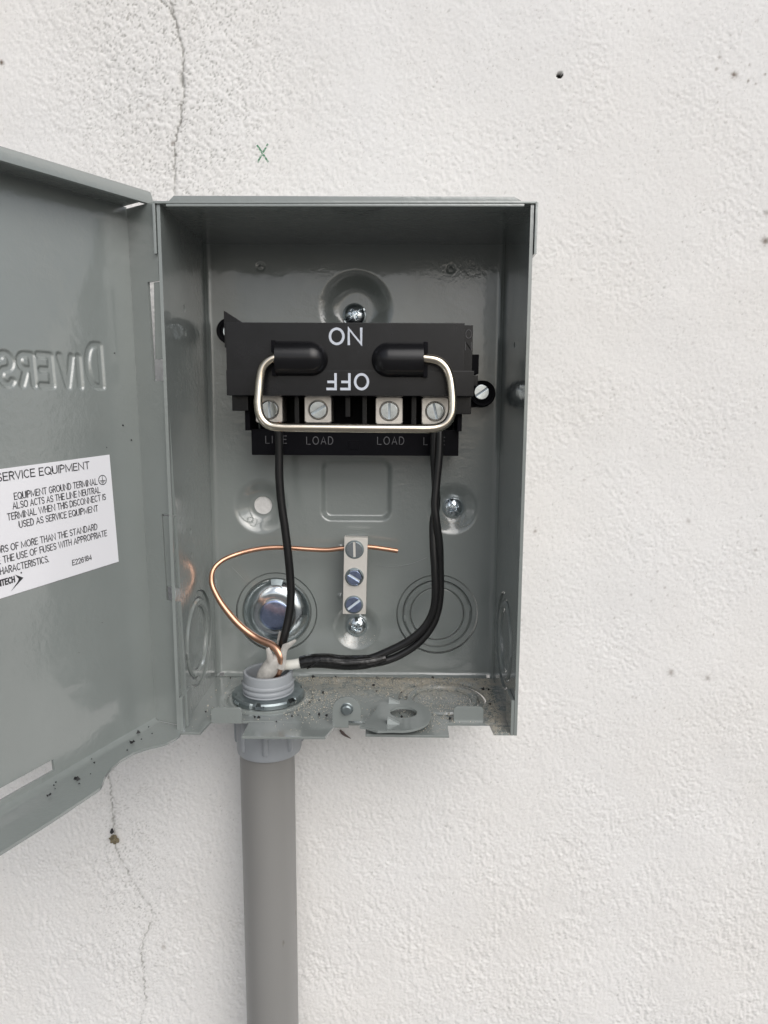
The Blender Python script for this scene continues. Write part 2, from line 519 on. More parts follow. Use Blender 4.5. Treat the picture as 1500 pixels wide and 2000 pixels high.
CR_TOP = [(-26, 377.6), (-21.5, 374.6), (-17.0, 370.8), (-14.1, 365.8), (-12.9, 361.5), (-11.7, 355.6), (-10.0, 349.2), (-10.6, 341.6), (-11.1, 336.4), (-10.4, 329.9), (-10.1, 324.7), (-12.4, 322.1), (-12.1, 315.1), (-15.2, 307.2), (-16.5, 302.5), (-16.7, 291.8), (-17.2, 285.1), (-17.8, 275.7), (-18.5, 262), (-17, 250)]
CR_TOP2 = [(-14.6, 367), (-15.6, 374), (-17, 382), (-16, 392), (-19, 405), (-18, 430)]
CR_BOT = [(-74, -60), (-71.4, -77.9), (-71.7, -90.0), (-70.9, -105.7), (-70.3, -119.7), (-66.2, -130.3), (-63.5, -135.6), (-59.7, -144.5), (-54.1, -153.4), (-50.1, -159.5), (-49.0, -166.0), (-51.8, -175.2), (-55.4, -182.5), (-57.5, -192.5), (-56.3, -202.9), (-56.7, -219.7), (-55.7, -227.2), (-59.4, -240.5), (-61.8, -248.2), (-64, -262)]

def seg_dist(X, Z, pts, wob=None):
    D = np.full(X.shape, 1e9)
    T = np.zeros(X.shape)
    n = len(pts) - 1
    for i in range(n):
        ax_, az_ = pts[i]; bx_, bz_ = pts[i + 1]
        dx, dz = bx_ - ax_, bz_ - az_
        t = np.clip(((X - ax_) * dx + (Z - az_) * dz) / (dx * dx + dz * dz), 0, 1)
        d = np.hypot(X - ax_ - t * dx, Z - az_ - t * dz)
        m = d < D
        D[m] = d[m]; T[m] = (i + t[m]) / n
    return D, T

def build_wall():
    d = 0.7
    X0, X1, Z0, Z1 = -205.0, 405.0, -295.0, 425.0
    nx = int((X1 - X0) / d) + 1; nz = int((Z1 - Z0) / d) + 1
    xs = X0 + np.arange(nx) * d; zs = Z0 + np.arange(nz) * d
    X, Z = np.meshgrid(xs, zs, indexing='ij')
    g = lambda lam, **k: gnoise(nx, nz, d, lam, **k)
    base = 0.40 * g(160, seed=1) + 0.05 * g(34, seed=2)
    region = sstep(g(90, seed=3), -0.6, 1.2)
    med = g(6.0, ax=1.0, az=1.5, ang=0.5, seed=4, bw=0.45)
    med2 = g(4.0, ax=1.6, az=1.0, ang=-0.5, seed=5, bw=0.4)
    fine = g(2.6, seed=6, bw=0.4)
    # lower wall: horizontally smeared trowel layers
    smear = g(5.0, ax=1.0, az=2.2, ang=0.18, seed=8, bw=0.45)
    smear2 = g(9.0, ax=1.0, az=2.0, ang=-0.25, seed=9, bw=0.5)
    low = sstep(-Z, -60, 190) * (0.55 + 0.9 * sstep(g(45, ax=1, az=1.6, seed=51), -0.8, 1.2))
    rough = np.exp(-(((X + 15) / 60) ** 2 + ((Z - 350) / 120) ** 2))      # coarse patch round the upper crack
    rough = np.clip(rough * 1.25, 0, 1)
    soft = lambda a: np.tanh(a * 0.8)
    h = base
    amp = 0.050 + 0.055 * region
    h = h + amp * (soft(med) + 0.7 * soft(med2)) + (0.045 + 0.035 * region) * fine
    h = h + low * (0.16 * soft(smear) + 0.07 * soft(smear2) + 0.045 * fine)
    crag = g(6.0, ax=1.0, az=1.7, ang=0.9, seed=12, bw=0.6)
    crag2 = g(3.0, seed=13, bw=0.6)
    crag3 = np.abs(g(10.0, ax=1.0, az=1.5, ang=0.9, seed=33, bw=0.5))
    h = h + rough * (0.16 * soft(crag) + 0.16 * soft(crag2) - 0.25 * np.exp(-(crag3 / 0.12) ** 2) * sstep(g(30, seed=34), -0.2, 1.0))
    pits = g(3.4, seed=14, bw=0.35)
    pitm = sstep(pits, 1.7, 2.8) * (0.35 + 0.65 * sstep(g(60, seed=15), -0.6, 0.8))
    h = h - 0.28 * pitm
    # thin trowel ridges and flaked edges left in the render coat
    tr = np.abs(g(26, ax=1.0, az=2.4, ang=0.2, seed=52, bw=0.5))
    h = h - 0.16 * np.exp(-(tr / 0.045) ** 2) * sstep(g(50, seed=53), 0.0, 1.0) * (0.35 + 0.65 * low.clip(0, 1))
    cav = h - (base)                       # local relief used for dirt
    dirt = sstep(-cav, 0.16, 0.55) * 0.40 * (0.3 + 0.7 * rough) + pitm * 0.30 * (0.4 + 0.6 * sstep(g(40, seed=21), -0.5, 1.0))
    # grey weathering held in the pores, heaviest at the upper left and beside the lower crack
    gy = np.maximum(rough, 0.8 * np.exp(-(((X + 62) / 30) ** 2 + ((Z + 150) / 90) ** 2)))
    pore = sstep(-(0.6 * g(2.2, seed=41, bw=0.5) + 0.6 * soft(crag2) + 0.5 * soft(crag)), 0.25, 1.4)
    dirt = np.maximum(dirt, gy * pore * 0.62 * (0.45 + 0.55 * sstep(g(16, seed=42), -0.8, 0.8)))
    dirt = np.maximum(dirt, 0.10 * sstep(g(2.4, seed=43, bw=0.4), 1.2, 2.2))
    # cracks
    wob = 0.35 * g(5, seed=16); wob2 = 0.35 * g(5, seed=17)
    for pts, w0, dp in ((CR_TOP, 0.48, 0.8), (CR_TOP2, 0.36, 0.35), (CR_BOT, 0.40, 0.4)):
        D, T = seg_dist(X + wob, Z + wob2, pts)
        wmod = 0.55 + 0.45 * np.sin(T * 37 + 1.3) * np.sin(T * 91)
        if pts is CR_BOT:
            on = 0.35 + 0.65 * sstep(g(22, seed=18), -0.9, 0.2)
        else:
            on = 1 - 0.6 * sstep(T, 0.72, 1.0)
        w = w0 * (0.7 + 0.5 * wmod)
        k = np.exp(-(D / w) ** 2) * on
        h = h - dp * k
        h = h - 0.12 * dp * np.exp(-(D / 4.0) ** 2)
        dirt = np.maximum(dirt, k * (0.85 if pts is CR_TOP else 0.75))
        dirt = np.maximum(dirt, 0.12 * np.exp(-(D / 1.6) ** 2) * on)
    # broken plug of render on the upper crack
    q = np.exp(-(((X + 11.2) / 1.5) ** 2 + ((Z - 335) / 3.2) ** 2))
    h -= 0.8 * q; dirt = np.maximum(dirt, 0.65 * q)
    # wider stain trail over the mud blob
    q = np.exp(-(((X + 70.5) / 2.4) ** 2)) * np.exp(-(((Z + 97) / 14) ** 2)) * sstep(g(3.5, seed=19), -0.2, 1.0)
    dirt = np.maximum(dirt, 0.5 * q)
    # drilled hole
    r = np.hypot(X - 193.2, Z - 336.8)
    h = np.where(r < 1.5, h - 3.0, h)
    hole = (r < 1.6) * 1.0
    # brown specks
    brown = np.zeros_like(h)
    SP = [(-109.1, 343.6, 1.2, 1), (286.5, 336.6, 1.4, .9), (278.2, 345.2, .8, .6), (276.9, 339.6, .8, .5), (294.3, 333.7, .7, .8), (294.3, 341.6, .6, .6), (298.6, 332.2, .6, .7), (310.5, 251.5, 2.0, .8), (309.9, 266.4, 1.5, .5), (188.5, 87.6, 1.0, .6), (-42.6, -187.9, 1.3, .5), (273.4, 1.5, 1.6, .55), (295.8, -1.9, 1.3, .5), (29.4, 352.2, 1.5, .25), (277.9, 94.0, 1.2, .35), (318.3, 76.8, 1.0, .4), (303, 337, .6, .8), (306, 340, .7, .5), (-17.8, 302.5, 1.0, .5), (-30, 322, .8, .5), (160, 230, .5, .5), (216, 118, 0.8, 0.4)]
    for (a, b, s_, k) in SP:
        e = np.exp(-(((X - a) ** 2 + (Z - b) ** 2) / (s_ * s_)) * (1 + 0.5 * soft(fine)))
        brown = np.maximum(brown, k * e)
    rr_ = np.random.default_rng(5)
    for _ in range(150):
        a = rr_.uniform(170, 330); b = rr_.uniform(-60, 380); s_ = rr_.uniform(0.35, 0.7)
        m = (np.abs(X[:, 0] - a) < 3); n_ = (np.abs(Z[0] - b) < 3)
        ii = np.where(m)[0]; jj = np.where(n_)[0]
        if len(ii) and len(jj):
            sl = np.ix_(ii, jj)
            e = np.exp(-(((X[sl] - a) ** 2 + (Z[sl] - b) ** 2) / (s_ * s_)))
            brown[sl] = np.maximum(brown[sl], rr_.uniform(0.15, 0.5) * e)
    fade = sstep(X - X0, 0, 20) * sstep(X1 - X, 0, 20) * sstep(Z - Z0, 0, 20) * sstep(Z1 - Z, 0, 20)
    h = h * fade
    V = np.stack([X, -h, Z], -1).reshape(-1, 3) * MM
    idx = np.arange(nx * nz).reshape(nx, nz)
    F = np.stack([idx[:-1, :-1], idx[1:, :-1], idx[1:, 1:], idx[:-1, 1:]], -1).reshape(-1, 4)
    # surrounding flat wall plus thickness, 3.4 m long and 2.9 m high
    XO0, XO1, ZO0, ZO1, TH = -1500, 1900, -1300, 1600, 150
    ex = []
    def vert(x, y, z):
        ex.append((x * MM, y * MM, z * MM)); return len(V) + len(ex) - 1
    a, b, c, e = [vert(*p) for p in ((XO0, 0, ZO0), (XO1, 0, ZO0), (XO1, 0, ZO1), (XO0, 0, ZO1))]
    a2, b2, c2, e2 = [vert(*p) for p in ((XO0, TH, ZO0), (XO1, TH, ZO0), (XO1, TH, ZO1), (XO0, TH, ZO1))]
    i0, i1, i2, i3 = idx[0, 0], idx[-1, 0], idx[-1, -1], idx[0, -1]
    q = [(a, b, i1, i0), (b, c, i2, i1), (c, e, i3, i2), (e, a, i0, i3), (b2, a2, e2, c2), (a, a2, b2, b), (b, b2, c2, c), (c, c2, e2, e), (e, e2, a2, a)]
    F = np.concatenate([F, np.array(q)])
    V = np.concatenate([V, np.array(ex)])
    me = bpy.data.meshes.new('wall')
    me.vertices.add(len(V)); me.vertices.foreach_set('co', V.astype(np.float32).ravel())
    me.loops.add(F.size); me.loops.foreach_set('vertex_index', F.astype(np.int32).ravel())
    me.polygons.add(len(F)); me.polygons.foreach_set('loop_start', np.arange(0, F.size, 4, dtype=np.int32))
    me.update(calc_edges=True)
    at = me.attributes.new('grime', 'FLOAT_COLOR', 'POINT')
    pad = np.zeros(len(ex))
    C4 = np.stack([np.concatenate([np.clip(dirt * fade, 0, 1).ravel(), pad]), np.concatenate([np.clip(brown, 0, 1).ravel(), pad]),
                   np.concatenate([hole.ravel(), pad]), np.ones(len(V))], -1)
    at.data.foreach_set('color', C4.astype(np.float32).ravel())
    m = NT('white_stucco')
    an = m.n('ShaderNodeAttribute', attribute_name='grime')
    sp = m.n('ShaderNodeSeparateColor'); m.l(an.outputs['Color'], sp.inputs[0])
    t = m.ramp(m.noise(7, 4, 0.55), [(0.35, 0.0), (0.65, 1.0)])
    c = m.mix(t, (0.80, 0.785, 0.765), (0.815, 0.808, 0.80))
    c = m.mix(m.ramp(m.noise(500, 3, 0.7), [(0.25, 1.0), (0.38, 0.0)]), c, (0.60, 0.585, 0.56))
    c = m.mix(sp.outputs[0], c, (0.15, 0.145, 0.125))
    c = m.mix(sp.outputs[1], c, (0.10, 0.055, 0.025))
    c = m.mix(sp.outputs[2], c, (0.02, 0.018, 0.015))
    # green marker cross: two chalky strokes
    sx = m.n('ShaderNodeSeparateXYZ'); m.l(m.tc.outputs['Object'], sx.inputs[0])
    def M2(op, a_, b_=None, c_=None):
        q_ = m.n('ShaderNodeMath', operation=op)
        for i_, v_ in enumerate((a_, b_, c_)):
            if v_ is None: continue
            if isinstance(v_, (int, float)): q_.inputs[i_].default_value = v_
            else: m.l(v_, q_.inputs[i_])
        return q_.outputs[0]
    def stroke(ax_, az_, bx_, bz_, w):
        ax_, az_, bx_, bz_, w = [q_ * MM for q_ in (ax_, az_, bx_, bz_, w)]
        L = math.hypot(bx_ - ax_, bz_ - az_); ux, uz = (bx_ - ax_) / L, (bz_ - az_) / L
        px = M2('SUBTRACT', sx.outputs['X'], ax_); pz = M2('SUBTRACT', sx.outputs['Z'], az_)
        al = M2('ADD', M2('MULTIPLY', px, ux), M2('MULTIPLY', pz, uz))
        ac = M2('ABSOLUTE', M2('SUBTRACT', M2('MULTIPLY', px, uz), M2('MULTIPLY', pz, ux)))
        inL = M2('MULTIPLY', M2('GREATER_THAN', al, 0.0), M2('LESS_THAN', al, L))
        inW = M2('LESS_THAN', ac, w)
        return M2('MULTIPLY', inL, inW)
    st = M2('MAXIMUM', stroke(28.9, 301.6, 34.9, 292.7, 0.52), stroke(34.9, 302.2, 29.0, 292.6, 0.50))
    brk = m.ramp(m.noise(700, 3, 0.7), [(0.36, 0.0), (0.5, 0.9)])
    c = m.mix(M2('MULTIPLY', st, brk), c, (0.01, 0.19, 0.07))
    m.set(Base_Color=c, Roughness=0.75)
    m.b.inputs['Specular IOR Level'].default_value = 0.25
    nb = m.bump(m.noise(1100, 4, 0.65), 0.55, 0.0003)
    m.set(Normal=nb)
    o = link_mesh('wall', me, m.m, None, 0)
    me.shade_smooth()
    tag(o, 'white painted rough stucco wall with cracks behind the grey box', 'wall')
build_wall()

# ground well below the box, reaching the horizon
gm = NT('paving')
gm.set(Base_Color=gm.mix(gm.noise(1.5, 5, 0.6), (0.10, 0.10, 0.095), (0.16, 0.155, 0.15)), Roughness=0.85)
gb_ = B().box(-60000, 60000, -60000, 60000, -1320, -1301)
tag(gb_.build('ground', gm.m, None, 0), kind='structure')

# ================================================================= BOX
W, H, D0, YB, YF = 165.0, 247.5, 75.0, -6.0, -81.0
box = thing('electrical_box', (82, 0, 0), 'open grey painted steel disconnect box with its door swung out to the left', 'electrical box')

def grid(u, v): return np.meshgrid(np.array(u), np.array(v), indexing='ij')

def dimple(X, Z, cx, cz, R, depth, flat=0.5):
    r = np.hypot(X - cx, Z - cz)
    return depth * (1 - sstep(r, R * flat, R)) - 0.35 * np.exp(-((r - R - 0.6) / 0.9) ** 2)

def rrect(X, Z, x0, x1, z0, z1, rad_, depth, slope):
    cx, cz = (x0 + x1) / 2, (z0 + z1) / 2
    qx = np.abs(X - cx) - (x1 - x0) / 2 + rad_; qz = np.abs(Z - cz) - (z1 - z0) / 2 + rad_
    sd_ = np.hypot(np.maximum(qx, 0), np.maximum(qz, 0)) + np.minimum(np.maximum(qx, qz), 0) - rad_
    return depth * (1 - sstep(sd_, -slope, 0))

# ---- back panel (pressed sheet)
h_ = 0.65
bx = np.linspace(0, W, int(W / h_) + 1); bz = np.linspace(0, H + 0.9, int(H / h_) + 1)
X, Z = grid(bx, bz)
HO = [(28.4, 102.1, 5.3), (36.0, 38.7, 24.2), (131.3, 38.2, 24.2)]
Xs, Zs, keep = snap(X, Z, HO, h_)
dep = np.maximum.reduce([dimple(Xs, Zs, 83.4, 213.6, 21.5, 5.2, 0.42), dimple(Xs, Zs, 28.1, 102.1, 16.8, 5.0, 0.35),
                         dimple(Xs, Zs, 139.3, 101.3, 15.8, 4.6, 0.35), dimple(Xs, Zs, 83.4, 29.6, 14.8, 4.2, 0.35)])
dep = dep + rrect(Xs, Zs, 62.5, 104.5, 93.5, 130.3, 6.5, 3.2, 3.4)
for (a, b) in ((74.2, 77.9), (74.0, 48.7)):
    r = np.hypot(Xs - a, Zs - b); dep -= 0.9 * (1 - sstep(r, 0.9, 2.0))
for (a, b) in ((30.6, 236.0), (136.0, 235.1)):
    r = np.hypot(Xs - a, Zs - b); dep += 0.5 * np.exp(-((r - 1.6) / 0.5) ** 2)
Rb = 3.0
curl = np.zeros_like(Xs)
for dist in (Xs, W - Xs, Zs):
    dd = np.clip(Rb - dist, 0, Rb); curl = np.maximum(curl, Rb - np.sqrt(np.maximum(Rb * Rb - dd * dd, 0)))
nzv = 0.05 * np.sin(Xs * 0.11 + 1) * np.sin(Zs * 0.07) * 2
Y = YB + dep - curl + nzv
# open corner notches at the two bottom corners
cX = (Xs[:-1, :-1] + Xs[1:, 1:]) / 2; cZ = (Zs[:-1, :-1] + Zs[1:, 1:]) / 2
keep &= ~((cX > 1.4) & (cX < 3.9) & (cZ < 1.4)) & ~((cX > W - 4.0) & (cX < W - 1.8) & (cZ < 1.4))
sheet('back_panel', np.stack([Xs, Y, Zs], -1), np.stack([Xs, Y + 1.3, Zs], -1), keep, M_PAINT, box)

for q in ([(95.4, -6.1, 67.9), (102.8, -6.1, 67.1), (110.2, -6.1, 67.7), (117.6, -6.1, 69.5), (124.7, -6.1, 72.6)], [(10, -6.05, 66.0), (14.0, -6.05, 62.0), (18, -6.05, 57.5)]):
    B().tube(q, [0.05] + [0.16] * (len(q) - 2) + [0.05], 6, 6).build('scratch', M_WHITE_EDGE, box)
# ---- side panels
def side_panel(x, sg, ko, dents):
    ys = np.linspace(YF, -4.8, 96); zs = np.linspace(-1.0, H + 0.3, 311)
    Yg, Zg = grid(ys, zs)
    Yg, Zg, kp = snap(Yg, Zg, [ko], 0.8)
    dx = np.zeros_like(Yg)
    for (a, b) in dents:
        r = np.hypot((Yg - a), (Zg - b)); dx += 0.7 * (1 - sstep(r, 0.3, 1.5))
    dx += 0.06 * np.sin(Zg * 0.022 + 0.5) * np.sin((Yg - YF) * 0.04)
    Xa = x + sg * dx
    return sheet('side_panel', np.stack([Xa, Yg, Zg], -1), np.stack([Xa + sg * 1.5, Yg, Zg], -1), kp, M_PAINT, box)
side_panel(0.0, -1, (-42.5, 35.0, 26.0), [(-49, 207.5), (-48.7, 195.6), (-51.1, 94.8), (-50.8, 82.0)])
side_panel(W, 1, (-42.5, 35.0, 26.0), [(-49, 190), (-50.8, 100)])

# ---- top panel with outside wraps and rain lip
tp = B().box(-2.7, W + 2.7, YF - 1.2, -4.9, H + 0.35, H + 1.5, 0.3)
tp.box(3, W - 3, YF - 1.1, YF + 6.5, H - 0.9, H + 0.3, 0.35)
tp.build('top_panel', M_PAINT, box)
for x0, x1 in ((-3.1, -1.85), (W + 1.85, W + 3.1)):
    B().prism([(YF - 1.2, H + 0.9), (YF - 1.2, H - 21), (-6, H - 21), (-6, H + 0.9)], lambda a, b, t: (t, a, b), x0, x1, 0.25).build('corner_flap', M_PAINT, box)
B().prism([(3.8, H + 1.3), (6.5, H + 3.9), (W - 7.5, H + 3.6), (W - 3.5, H + 1.3)], lambda a, b, t: (a, t, b), YF + 3.5, YF - 0.6, 0.4).build('rain_lip', M_PAINT, box)

# ---- bottom panel
px_ = np.linspace(0, W, 256); py_ = np.linspace(-69.8, -4.8, 101)
X, Yg = grid(px_, py_)
KOC = (132.5, -38.0)
Xs, Ys, keep = snap(X, Yg, [(KOC[0], KOC[1], 24.2)], 0.65)
r1 = np.hypot(Xs - 36, Ys + 38)
z = 0.9 * (sstep(r1, 21.5, 22.5) - sstep(r1, 24.2, 25.6)) * -1 + 0.25 * np.sin(Xs * 0.05) - 0.3
dd = np.clip(Rb - (YB - Ys), 0, Rb)
z = z + (Rb - np.sqrt(Rb * Rb - dd * dd)) * 0.9
r2 = np.hypot(Xs - 75.0, Ys + 14); z -= 0.8 * (1 - sstep(r2, 1.5, 4.0))
cX = (Xs[:-1, :-1] + Xs[1:, 1:]) / 2; cY = (Ys[:-1, :-1] + Ys[1:, 1:]) / 2
keep &= ~((cX > 1.4) & (cX < 3.9) & (cY > -8.2)) & ~((cX > W - 4.0) & (cX < W - 1.8) & (cY > -8.2))
pan = sheet('bottom_panel', np.stack([Xs, Ys, z], -1), np.stack([Xs, Ys, z - 1.3], -1), keep, M_PAN, box)
toZ = lambda a, b, t: (a, b, t)
for poly in ([(0.1, -69.6), (12.4, -69.6), (10.4, -82.6), (0.1, -82.6)], [(154.6, -69.6), (164.9, -69.6), (164.9, -79.9), (155.2, -79.9)]):
    B().prism(poly, toZ, -1.6, -0.25, 0.2).build('corner_tongue', M_PAN, box)
B().prism([(31.8, -69.6), (77.0, -69.6), (72.4, -85.8), (31.6, -86.4)], toZ, -1.7, -0.35, 0.3).build('hinge_tongue', M_PAN, box)
B().prism([(91.5, -69.6), (133.2, -69.6), (133.0, -83.0), (91.9, -82.6)], toZ, -1.7, -0.35, 0.3).build('hinge_tongue', M_PAN, box)
toY = lambda a, b, t: (a, t, b)
def rtab(x0, x1, z0, z1, r, n=6):
    P = [(x0, z0), (x1, z0)]
    P += [(x1 - r + r * cos(a), z1 - r + r * sin(a)) for a in np.linspace(0, pi / 2, n)]
    P += [(x0 + r + r * cos(a), z1 - r + r * sin(a)) for a in np.linspace(pi / 2, pi, n)]
    return P
B().prism(rtab(12.8, 28.4, -1.0, 7.4, 2.0), toY, -70.9, -69.6, 0.25).build('stop_tab', M_PAINT, box)
B().prism(rtab(136.4, 151.6, -1.0, 8.0, 2.0), toY, -68.0, -66.7, 0.25).build('stop_tab', M_PAINT, box)
# latch tab with a notch cut from its lower right corner
P = [(74.8, -1.2), (83.0, -1.2), (83.0, 2.2), (89.3, 2.2)] + [(82.05 + 7.2 * cos(a), 8.2 + 6.6 * sin(a)) for a in np.linspace(0, pi, 18)]
lt = B().prism(P, toY, -73.6, -72.2, 0.25).build('latch_tab', M_PAINT, box)
B().box(74.8, 83.0, -73.3, -69.4, -1.5, -0.45).build('tab_foot', M_PAINT, box)
B().lathe([(0, 2.6), (1.9, 2.5), (2.5, 2.0), (2.7, 1.2), (2.9, 0.3), (3.4, 0)], (82.2, -73.5, 8.6), 'y', 28, -1).build('rivet', M_ZINCD, lt)
# inner corner brackets folded up from the pan
B().box(0.05, 1.7, -81.4, -66, -1.2, 17.0, 0.3).build('corner_bracket', M_PAINT, box)
B().box(W - 1.7, W - 0.05, -80.8, -66, -1.2, 17.0, 0.3).build('corner_bracket', M_PAINT, box)
# padlock hasp plate lying on the front of the pan, a washer shape with two bent prongs
def hasp():
    c = (110.5, -68.0); R = 18.6
    pts = [(89.0, -80.6), (89.0, -82.6), (92.5, -83.2), (98.0, -87.2)]
    pts += [(c[0] - 2 + (R - 2 + 0.0) * cos(a), c[1] + R * sin(a)) for a in np.linspace(rad(-100), rad(95), 26)]
    pts += [(103, -49.5), (98.5, -54.0), (96.5, -62), (93.5, -73), (91.5, -79.5)]
    hole = [(110.8 + 7.0 * cos(a), -65.6 + 6.6 * sin(a)) for a in np.linspace(0, 2 * pi, 29)[:-1]]
    bm = bmesh.new()
    zt, zb = 3.6, 2.4
    o_ = [bm.verts.new((x, y, zt)) for x, y in pts]; i_ = [bm.verts.new((x, y, zt)) for x, y in hole]
    es = [bm.edges.new((l[k], l[(k + 1) % len(l)])) for l in (o_, i_) for k in range(len(l))]
    bmesh.ops.triangle_fill(bm, use_beauty=True, edges=es)
    ret = bmesh.ops.extrude_face_region(bm, geom=list(bm.faces))
    for e in ret['geom']:
        if isinstance(e, bmesh.types.BMVert): e.co.z = zb
    bmesh.ops.recalc_face_normals(bm, faces=bm.faces)
    bm.verts.index_update()
    V = [v.co[:] for v in bm.verts]; F = [[v.index for v in f.verts] for f in bm.faces]; bm.free()
    o = pyobj('hasp_plate', V, F, M_PAINT, box, 30)
    for (x, y, hh) in ((104.0, -53.4, 2.6), (103.5, -78.2, 3.0)):
        bb = B()
        bb.add([(x - 1.0, y - 1.7, zt - .4), (x - 1.0, y + 1.7, zt - .4), (x + 6.0, y + 1.2, zt - .4), (x + 6.0, y - 1.6, zt - .4),
                (x - 0.8, y - 1.4, zt + hh), (x - 0.8, y + 1.2, zt + hh)],
               [(0, 1, 5, 4), (0, 4, 3), (1, 2, 5), (4, 5, 2, 3), (0, 3, 2, 1)])
        bb.build('prong', M_WHITE_EDGE, o, 20)
hasp()

# ---- knockouts
def knock(c, ax, sgn, R, mat=M_PAINT, inner=True, seed=0):
    def ring(r0, r1, h0, name, par):
        t = 1.7; b = 0.95
        if r0 <= 0:
            prof = [(0, h0), (r1 - b, h0), (r1 - 0.25, h0 - 0.25 * b), (r1 - 0.1, h0 - b), (r1 - 0.1, h0 - t), (0, h0 - t)]
            return B().lathe(prof, c, ax, 72, sgn).build(name, mat, par)
        prof = [(r0 + b, h0), (r1 - b, h0), (r1 - 0.05, h0 - b), (r1 - 0.05, h0 - t), (r0 + 0.1, h0 - t), (r0 + 0.1, h0 - b)]
        return B().lathe(prof, c, ax, 72, sgn, closed=True).build(name, mat, par)
    k = R / 24.2
    if inner:
        main = ring(0, 15.8 * k, -1.2, 'knockout', box)
        ring(15.8 * k, 19.9 * k, 0.2, 'knockout_ring', main)
    else:
        main = ring(16.0 * k, 19.9 * k, -1.6, 'knockout', box)
    ring(19.9 * k, R, -0.9, 'knockout_ring', main)
    # tie tabs
    for a in ((0.2, 3.3) if inner else (1.9, 5.0)):
        E = {'x': ((0, 1, 0), (0, 0, 1), (1, 0, 0)), 'y': ((1, 0, 0), (0, 0, 1), (0, 1, 0)), 'z': ((1, 0, 0), (0, 1, 0), (0, 0, 1))}[ax]
        e1, e2, e3 = [np.array(e, float) for e in E]
        d = e1 * cos(a) + e2 * sin(a)
        p = np.array(c, float) + d * 19.4 * k + e3 * sgn * -0.45
        tg = -e1 * sin(a) + e2 * cos(a)
        B().tube([p - tg * 2.2 - e3 * sgn * .5, p - tg * 1.2, p + tg * 1.2, p + tg * 2.2 - e3 * sgn * .5], [0.5, 0.75, 0.75, 0.5], 8, 3).build('tie_tab', mat, main)
    return main
knock((131.3, YB, 38.2), 'y', -1, 24.2)
knock((36.0, YB, 38.7), 'y', -1, 24.2, inner=False)
knock((0.0, -42.5, 35.0), 'x', 1, 26.0)
knock((W, -42.5, 35.0), 'x', -1, 26.0)
knock((KOC[0], KOC[1], -0.3), 'z', 1, 24.2, M_PAN)

# ---- door
DZB, DZT = 0.5, 249.6
def door(s, z, n, pt=124., pb=112.):
    t = (z - DZB) / (DZT - DZB)
    ph = np.radians(pb + (pt - pb) * np.clip(t, -0.05, 1.05))
    X = -16.0 - 3.0 * t + s * np.cos(ph) + n * np.sin(ph)
    Y = -70.0 - s * np.sin(ph) + n * np.cos(ph)
    return X, Y, z + 0 * s
def dpt(s, z, n):
    a = door(np.float64(s), np.float64(z), np.float64(n)); return (float(a[0]), float(a[1]), float(a[2]))
def dgrid(S, Zz, N): return np.stack(np.broadcast_arrays(*door(S, Zz, N)), -1)

DS = 174.0
fs = np.concatenate([np.linspace(0, 14, 15)[:-1], np.arange(14, 82, 0.42), np.arange(82.4, 126, 0.8), np.linspace(127, DS, 30)])
fz = np.concatenate([np.linspace(DZB, 3.8, 6)[:-1], [3.8, 5.0, 6.5, 8.0], np.linspace(8.8, 160, 100), np.arange(160.6, 191, 0.42), np.linspace(192, DZT, 45)])
S, Zg = grid(fs, fz)
strokes = []
def letter(ch, s0, s1, z0, z1):
    for st in GL[ch]:
        w = GW[ch] or 1
        strokes.append([((s0 + (s1 - s0) * (a / w) if GW[ch] else s0), z0 + (z1 - z0) * b) for a, b in st])
hs = 1.5
for ch, a, b, z0, z1 in (('D', 17.7 + hs, 27.7 - hs, 165.9 + hs, 187.4 - hs), ('I', 30.5, 30.5, 167, 180), ('V', 33.8, 39.6, 167, 179.8), ('E', 44.0, 49.2, 167, 179.6),
                        ('R', 52.4, 57.6, 167, 179.2), ('S', 61.0, 66.2, 166.8, 179), ('I', 70.5, 70.5, 167, 179), ('T', 74.5, 82.5, 167, 186), ('E', 86.5, 92, 167, 179),
                        ('C', 95.5, 101.5, 167, 179), ('H', 105.5, 112, 167, 179)):
    letter(ch, a, b, z0, z1)
Dm = np.full(S.shape, 1e9)
msk = (Zg > 160) & (Zg < 191) & (S > 12) & (S < 118)
for st in strokes:
    d_, _ = seg_dist(S[msk], Zg[msk], st)
    Dm[msk] = np.minimum(Dm[msk], d_)
N = -0.75 * (1 - sstep(Dm, 0.9, 1.75))
N = N + 0.5 * np.sin(S * 0.02) * np.sin((Zg) * 0.0126)         # slight oil-canning of the sheet
N += 0.35 * np.exp(-((S - 33) / 14) ** 2 - ((Zg - 150) / 5) ** 2) * 0.4
cS = (S[:-1, :-1] + S[1:, 1:]) / 2; cZ = (Zg[:-1, :-1] + Zg[1:, 1:]) / 2
keep = ~((cS > 62.9) & (cS < 110) & (cZ > 3.8) & (cZ < 8.8))
dr = sheet('door', dgrid(S, Zg, N), dgrid(S, Zg, N - 1.3), keep, M_PAINT, box, 60)
tag(dr, 'door swung open to the left, with embossed lettering and a printed sticker')
